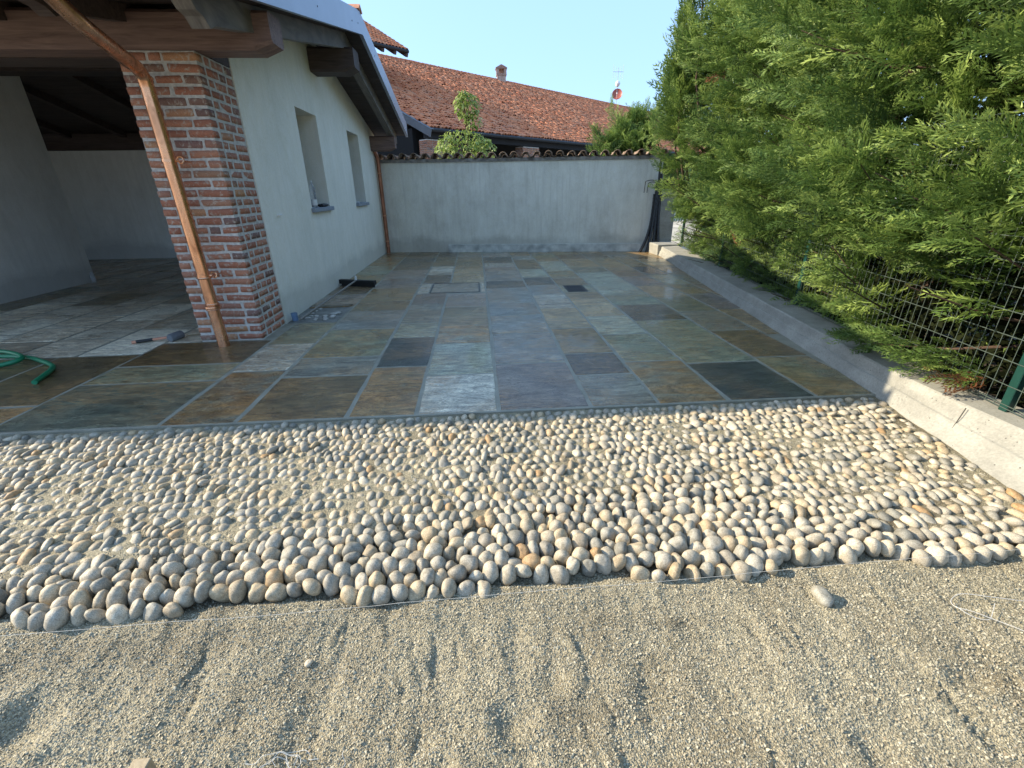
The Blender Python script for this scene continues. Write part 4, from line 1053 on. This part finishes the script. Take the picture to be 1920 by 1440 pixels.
def pillar(u0, u1):
    core = MB(); a = bq((u0+u1)/2, .55, 0); core.beam(bq((u0+u1)/2, .55, -.2), bq((u0+u1)/2, .55, 3.60), .60-.03, (u1-u0)-.03, D)
    p = core.obj('pillar', LIME, barn)
    W_ = u1-u0; z = 2.2; r_ = 0
    while z < 3.56:
        k = int(W_/.26); off = .5*(r_ % 2)
        for face in (0, 1):
            WW = W_ if face == 0 else .6; kk = max(2, int(WW/.26))
            for j in range(kk):
                t = (j+.5)/kk-.5; h = WW/kk/2-.009
                if face == 0: c = bq((u0+u1)/2+t*WW, .55-.30+.045, z); hx_, hy_ = h, .06
                else: c = bq(u0+.045, .55+t*WW, z); hx_, hy_ = .06, h
                link('brick', BM[(j+r_) % 6], p, c, (0, 0, ang_d), (hx_, hy_, .031))
        z += .078; r_ += 1
    return p
pillar(.0, 1.25); pillar(6.35, 7.65)
m = MB(); m.beam(bq(2.3, 1.2, -.2), bq(2.3, 1.2, 3.6), .5, .7, D); m.obj('pillar', simple('shaded_brick', (.10,.06,.045), .9), barn)  # brick tone darkened to hold the shade of the bay
# chimney
cc = Vector((2.80, 48.57, 0)); K = 1.25; zb = 10.35
def cbx(m, x0, x1, y0, y1, z0, z1): return m.box(cc.x+x0*K, cc.x+x1*K, cc.y+y0*K, cc.y+y1*K, zb+z0*K, zb+z1*K)
m = cbx(MB(), -.31, .31, -.31, .31, -.6, .48)
ch_ = m.obj('chimney', simple('pale_old_brick', (.46,.34,.27), .9, 0, .35, 7, .4), barn)
m = cbx(MB(), -.37, .37, -.37, .37, .482, .55)
for a, b in ((-.27, -.27), (.27, -.27), (-.27, .27), (.27, .27)): cbx(m, a-.09, a+.09, b-.09, b+.09, .552, .85)
cbx(m, -.17, .17, 0, .06, .552, .85); m.obj('chimney_vent', simple('vent_brick', (.40,.28,.22), .9, 0, .3, 6, .3), ch_)
m = cbx(MB(), -.40, .40, -.40, .40, .852, .91)
m.prism([(cc.x-.42*K, zb+.912*K), (cc.x+.42*K, zb+.912*K), (cc.x+.05, zb+1.10*K), (cc.x-.05, zb+1.10*K)], 'y', cc.y-.40*K, cc.y+.40*K); m.obj('chimney_cap', simple('dull_cap_tile', (.34,.2,.15), .9, 0, .3, 8, .3), ch_)
# antenna mast with dish
ab = Vector((17.19, 61.50, 10.4))
an = empty('antenna_mast', ab, 'thin antenna mast with a red satellite dish on the far end of the barn ridge', 'antenna')
MB().tube([ab, ab+Vector((0, 0, 3.9))], .035, 6).obj('pole', GALV, an)
m = MB(); ax_ = Vector((-.35, -1, .25)).normalized(); c0 = ab+Vector((0, -.15, 1.25)); q = 1.2
m.lathe([(.02*q, -.10*q), (.25*q, -.085*q), (.43*q, -.03*q), (.50*q, .03*q), (.49*q, .04*q), (.42*q, -.01*q), (.24*q, -.065*q), (0.0, -.08*q)], c0, 20, ax_); m.obj('dish', DISHM, an, smooth=True)
m = MB(); m.tube([c0-Vector((0, 0, .5)), c0+ax_*.5-Vector((0, 0, .1))], .025, 5); m.lathe([(0, -.07), (.07, -.06), (.07, .06), (0, .07)], c0+ax_*.52-Vector((0, 0, .1)), 8); m.obj('dish_arm', WHITE, an)
m = MB(); m.lathe([(0, -.33), (.2, -.24), (.30, 0), (.2, .24), (0, .33)], ab+Vector((0, -.1, 2.3)), 12); m.obj('round_antenna', WHITE, an, smooth=True)
m = MB(); zt = ab.z+3.5
m.tube([(ab.x-.6, ab.y, zt), (ab.x+.6, ab.y, zt)], .022, 5)
for k in (-.58, -.30, .0, .30, .58): m.tube([(ab.x+k, ab.y, zt-.55-.3*abs(k)), (ab.x+k, ab.y, zt+.35+.6*abs(k))], .018, 5)
m.obj('aerial', GALV, an)

# ------------------------------------------------------------------ farmhouse on the left, behind
fu1, fs0, fz0, fsm = 3.46, 6.0, 8.36, 7.0; PF = R(27); TF = math.tan(PF)
def fpt(u_, s, dz=0): p = bq(u_, fs0+s, 0); return Vector((p.x, p.y, fz0+TF*s+dz))
fh = empty('farmhouse', bq(fu1, fs0, -.2), 'taller farmhouse behind the barn, its tiled eaves showing above the outbuilding roof', 'house')
m = MB(); ua, ub = -16, fu1-1.55
g0, g1, g2, g3 = bq(ua, fs0+.7, -.2), bq(ub, fs0+.7, -.2), bq(ub, fs0+2*fsm-.7, -.2), bq(ua, fs0+2*fsm-.7, -.2)
up_ = Vector((0, 0, 8.75)); m.add([g0, g1, g2, g3, g0+up_, g1+up_, g2+up_, g3+up_], [(0,3,2,1),(4,5,6,7),(0,1,5,4),(1,2,6,5),(2,3,7,6),(3,0,4,7)])
pk = bq(ub, fs0+fsm, fz0+TF*fsm-.2); m.add([g1+up_, g2+up_, pk], [(0, 1, 2)])
m.obj('wall', simple('farmhouse_render', (.30,.26,.22), .9, 0, .2, 2, .2), fh)
m = MB()
for sgn in (0, 1):
    S = lambda s: s if sgn == 0 else 2*fsm-s
    def q_(u_, s, dz): p = bq(u_, fs0+S(s), 0); return Vector((p.x, p.y, fz0+TF*s+dz))
    m.add([q_(ua,0,-.1), q_(fu1,0,-.1), q_(fu1,fsm,-.1), q_(ua,fsm,-.1), q_(ua,0,0), q_(fu1,0,0), q_(fu1,fsm,0), q_(ua,fsm,0)], [(0,3,2,1),(4,5,6,7),(0,1,5,4),(1,2,6,5),(2,3,7,6),(3,0,4,7)])
fr = m.obj('roof', simple('dark_tile_bed_b', (.09,.045,.035), .9), fh)
RF = np.array(Matrix.Rotation(ang_d, 3, 'Z') @ Matrix.Rotation(PF, 3, 'X'))
VV, TT, AA, b = [], [], [], 0
for i in range(21):
    for j in range(34):
        uu = fu1-.06-j*.205+rng.normal(0, .01); s_ = (i+.45)*.36+rng.normal(0, .015)
        th = rng.normal(0, .03); q = tv.copy(); q = np.stack([q[:, 0]*math.cos(th)-q[:, 1]*math.sin(th), q[:, 0]*math.sin(th)+q[:, 1]*math.cos(th), q[:, 2]-.03*q[:, 1]], 1)
        VV.append(q @ RF.T+np.array(fpt(uu, s_, .03))); TT.append(tris+b); AA.append(np.full(nv, rng.random())); b += nv
tag(obj('roof_tiles', np.concatenate(VV), np.concatenate(TT), TILES, fr, attr={'rnd': np.concatenate(AA)}), kind='stuff')
for k in range(12):
    u_ = fu1-.12-k*.72; MB().beam(fpt(u_, -.12, -.19), fpt(u_, 2.4, -.19), .15, .16).obj('rafter', WD_DK, fh)
MB().tube([bq(ua, fs0-.1, fz0-.06), bq(fu1, fs0-.1, fz0-.06)], .09, 8).obj('gutter', IRON, fh)

# ------------------------------------------------------------------ conduits in the far corner
cd = empty('conduit_bundle', (4.42, 11.6, 0), 'bundle of black corrugated conduits rising from the ground in the far right corner', 'conduits')
for k, (dx, sx_) in enumerate(((-.30, -.05), (-.16, -.015), (-.04, .03), (.06, .075))):
    top = 1.50+.1*k if k else 1.35
    pts_ = [(4.42+dx*(1-t)**3+sx_, 11.66-.16*(1-t)**2, top*t) for t in np.linspace(0, 1, 30)]
    rs = [.034+.0035*(i % 2) for i in range(30)]
    MB().tube(pts_, rs, 9).obj('conduit', BLACK, cd)
for dx, z1, lp in ((-.02, 1.98, 0), (.05, 1.9, 0)):
    MB().tube([(4.46+dx*.4, 11.66, 1.4), (4.46+dx, 11.66, z1)], .011, 6).obj('cable', BLACK, cd)
for w, zt_ in ((.20, 1.62), (.25, 1.66)):
    MB().tube([(4.44, 11.66, 1.4)]+[(4.44-w*(1-math.cos(a))/1.2, 11.60, zt_-.12+.12*math.sin(a)) for a in np.linspace(.2, 2.3, 8)]+[(4.44-w*1.45, 11.6, 1.38)], .009, 5).obj('cable', BLACK, cd)
MB().tube([(4.44, 11.66, 1.7), (4.44, 11.66, 2.2)], .03, 8).obj('conduit', BLACK, cd)

# ------------------------------------------------------------------ tools and loose things
ml = empty('mallet', (-3.45, 5.10, 0), 'mallet with coppery handle wound in black tape lying on the slabs by the pillar', 'mallet')
a, b = Vector((-3.80, 5.00, .018)), Vector((-3.40, 5.095, .045))
MB().tube([a, a.lerp(b, .10)], [.017, .016], 10).tube([a.lerp(b, .48), b], .014, 10).obj('handle', HANDLE, ml, smooth=True)
MB().tube([a.lerp(b, .10), a.lerp(b, .48)], .0175, 10).obj('grip_tape', BLACKR, ml, smooth=True)
hd = Vector((.35, .93, .05)).normalized(); c = b+Vector((.01, 0, 0))
MB().lathe([(0, -.075), (.040, -.075), (.045, -.066), (.045, .066), (.040, .075), (0, .075)], c, 18, hd).obj('head', simple('grey_rubber', (.14,.15,.16), .6, 0, .15, 60, .1), ml, smooth=True)
stk = MB().tube([(-3.36, 5.22, .012), (-3.10, 5.36, .012)], .008, 6).obj('thin_stick', WD_PALE); tag(stk, 'thin pale stick lying between the mallet head and the brick pillar', 'stick')
sq = empty('floor_squeegee', (-2.15, 8.0, 0), 'black floor squeegee leaning its long handle low along the house wall', 'squeegee')
ha, hb = Vector((-2.40, 8.11, .07)), Vector((-1.76, 7.88, .07))
MB().beam(ha, hb, .085, .07).obj('head', BLACKR, sq)
MB().beam(ha+Vector((.03, -.04, -.03)), hb+Vector((-.0, -.04, -.03)), .02, .08).obj('rubber_blade', BLACK, sq)
MB().tube([(-2.10, 7.98, .10), (-2.265, 5.74, .03)], .014, 8).obj('handle', simple('worn_handle', (.22,.20,.17), .6), sq)
MB().lathe([(.02, 0), (.02, .07), (.012, .09)], (-2.10, 7.99, .09), 8).obj('socket', WHITE, sq)
# broken spot: missing slab with rubble
pit = MB().box(-2.40, -1.80, 5.66, 6.44, -.004, .0012).obj('bare_mortar_patch', simple('wet_white_mortar', (.17,.17,.155), .5, 0, .45, 9, .8), stone)
rb = random.Random(8)
for i in range(14):
    p = pebble(2, 50+i); s = rb.uniform(.025, .075)
    RUB = simple('rubble_stone', (.40,.38,.34), .8, 0, .3, 20, .3) if i == 0 else RUB
    o = link('rubble_piece', mesh('rubble_piece', p[0]*np.array([s, s*rb.uniform(.5, .9), s*.35]), p[1], RUB), None, (rb.uniform(-2.34, -1.86), rb.uniform(5.72, 6.35), s*.2), (0, 0, rb.uniform(0, 3)))
    tag(o, 'broken stone chip in the mortar patch at the foot of the house wall', 'rubble', 'broken chips in the mortar patch')
m = MB(); m.prism([(-2.38, 6.42), (-1.85, 6.44), (-1.82, 6.56), (-2.1, 6.52), (-2.38, 6.58)], 'z', .002, .02); ds = m.obj('broken_slab_edge', SL['dark']); tag(ds, 'dark jagged slab piece at the edge of the mortar patch', 'stone')
cupm = M_('clear_blue_plastic')[0]; cupm.node_tree.nodes['Principled BSDF'].inputs['Base Color'].default_value = (.35, .5, .7, 1)
cupm.node_tree.nodes['Principled BSDF'].inputs['Transmission Weight'].default_value = .6; cupm.node_tree.nodes['Principled BSDF'].inputs['Roughness'].default_value = .15
bl = MB().lathe([(0, 0), (.035, 0), (.04, .10), (.036, .10), (.03, .01), (0, .01)], (-2.345, 5.78, 0), 14).obj('plastic_cup', cupm, smooth=True); tag(bl, 'small bluish clear plastic cup at the foot of the house wall', 'cup')
# hose
def spline(P_, k=10):
    P_ = [Vector(p) for p in P_]; P_ = [P_[0]*2-P_[1]]+P_+[P_[-1]*2-P_[-2]]; out = []
    for i in range(1, len(P_)-2):
        for j in range(k):
            t = j/k; a, b, c, d = P_[i-1:i+3]; out.append(.5*((2*b)+(c-a)*t+(2*a-5*b+4*c-d)*t*t+(-a+3*b-3*c+d)*t**3))
    out.append(P_[-2]); return out
hz_ = .022
hose = MB().tube(spline([(-6.3, 4.2, hz_), (-5.6, 4.62, hz_), (-4.95, 4.66, hz_), (-4.55, 4.60, hz_), (-4.28, 4.46, hz_), (-4.06, 4.31, hz_), (-3.98, 4.20, hz_), (-3.92, 4.05, hz_), (-3.86, 3.88, hz_)]), .021, 10)
hose.tube(spline([(-6.3, 4.9, hz_), (-5.4, 4.78, .04), (-4.85, 4.70, .06), (-4.5, 4.52, .045), (-4.6, 4.36, hz_), (-5.0, 4.22, hz_), (-5.8, 4.05, hz_), (-6.5, 3.7, hz_)]), .021, 10)
tag(hose.obj('garden_hose', GREEN, smooth=True), 'green garden hose curling over the wet slabs at the left edge', 'hose')
# bottle, glove on the first sill
clr, t, b_ = M_('clear_plastic'); b_.inputs['Transmission Weight'].default_value = .85; b_.inputs['Roughness'].default_value = .08; b_.inputs['IOR'].default_value = 1.25; b_.inputs['Base Color'].default_value = (.93, .95, .97, 1)
bt = empty('water_bottle', (-2.445, 7.60, 1.283), 'clear plastic water bottle with white label standing on the nearer window sill', 'bottle')
prof = [(0, 0), (.038, 0), (.042, .01)]
for k in range(9): prof += [(.042-(.003 if k % 2 else 0), .02+k*.026)]
prof += [(.040, .26), (.030, .30), (.014, .335), (.013, .36)]
MB().lathe(prof, (-2.445, 7.60, 1.283), 18).obj('bottle_body', clr, bt, smooth=True)
MB().lathe([(.0435, .03), (.0435, .115)], (-2.445, 7.60, 1.283), 18).obj('paper_label', WHITE, bt, smooth=True)
MB().lathe([(.0145, .352), (.0145, .375), (0, .375)], (-2.445, 7.60, 1.283), 12).obj('cap', WHITE, bt)
pv, pf_ = pebble(3, 77); pv = pv*np.array([.055, .17, .03])*(1+.18*np.sin(pv[:, 1:2]*9)+.1*np.sin(pv[:, :1]*13))
o = obj('work_glove', pv+np.array([-2.43, 7.93, 1.307]), pf_, BLACKR, None, (-2.43, 7.93, 1.283), True); tag(o, 'crumpled black work glove lying beside the bottle on the sill', 'glove')
pv, pf_ = pebble(2, 78); o = obj('paper_scrap', pv*np.array([.05, .09, .016])+np.array([-2.44, 10.3, 1.297]), pf_, WHITE, None, (-2.44, 10.3, 1.283), True); tag(o, 'small white crumpled scrap on the farther window sill', 'scrap')
o = MB().lathe([(0, 0), (.04, 0), (.042, .12), (.02, .16), (.016, .2), (0, .2)], (-7.16, 9.05, 0), 14).obj('glass_jar', clr, smooth=True); tag(o, 'clear bottle on the dark portico floor beside the partition wall end', 'bottle')
# string line
strg = MB().tube([(x, 1.30+.018*(x+1.82)+(.001*math.sin(x*9)), .004+.008*((x-.3)/2.3)**2-.006*(abs(math.sin(x*2.1)) > .8)) for x in np.linspace(-3.6, 3.0, 60)], .0008, 5)
tag(strg.obj('string_line', simple('pale_string', (.5,.48,.42), .8)), 'taut white mason string stretched along the front edge of the cobbles', 'string')
# loose cobble and small stone
def gz_(x, y): return float(sandz(np.array([x]), np.array([y]))[0])
lcv, lcf = pebble(3, 3)
o = link('loose_cobble', mesh('loose_cobble', lcv, lcf, COBS, True, {'rnd': np.full(len(lcv), .10)}), None, (1.335, 1.24, gz_(1.335, 1.24)+.020), (.25, .05, .30), (.030, .047, .028)); tag(o, 'single speckled grey cobble lying loose on the sand', 'stone')
o = link('small_stone', PEB[4], None, (-.67, 1.15, gz_(-.67, 1.15)+.006), (0, 0, .4), (.016, .013, .011)); tag(o, 'little dark pebble lying alone on the left of the sand', 'stone')
# wire twist
def ongr(P_, dz=.006): return [(x, y, gz_(x, y)+dz+h) for x, y, h in P_]
wr = MB().tube(spline(ongr([(3.2, .95, .0), (2.35, .98, .01), (2.06, .97, .012), (1.96, 1.06, .02), (1.88, 1.13, .02), (1.84, 1.165, .015), (1.86, 1.20, .012), (1.92, 1.215, .02), (2.02, 1.19, .02), (2.14, 1.16, .012)]), 8), .0012, 6)
wr.tube(spline(ongr([(1.84, 1.165, .018), (1.865, 1.12, .01), (1.91, 1.10, .006), (1.96, 1.13, .02), (2.0, 1.16, .02)]), 6), .0012, 6)
tag(wr.obj('wire_offcut', simple('dull_white_wire', (.5,.49,.46), .6)), 'looped piece of white wire trailing across the sand at the right edge', 'wire')
tw_ = MB(); r7 = random.Random(21)
for k in range(7):
    P_ = []; x, y = -.60+r7.uniform(-.04, .04), .80+r7.uniform(-.03, .03); a = r7.uniform(0, 6.28)
    for j in range(8): P_.append((x, y, r7.uniform(.0, .02))); a += r7.uniform(-1.4, 1.4); x += .028*math.cos(a); y += .018*math.sin(a)
    tw_.tube(spline(ongr(P_), 5), .0010, 4)
tag(tw_.obj('twine_tangle', simple('off_white_twine', (.55,.53,.47), .8)), 'tangle of thin white twine half buried in the sand near the bottom', 'twine')
stake = MB().box(-1.045, -.995, .80, .845, gz_(-1.02, .82)-.2, gz_(-1.02, .82)+.075, .003)
tag(stake.obj('wooden_stake', WD_PALE), 'short wooden stake standing in the sand at the bottom edge', 'stake')
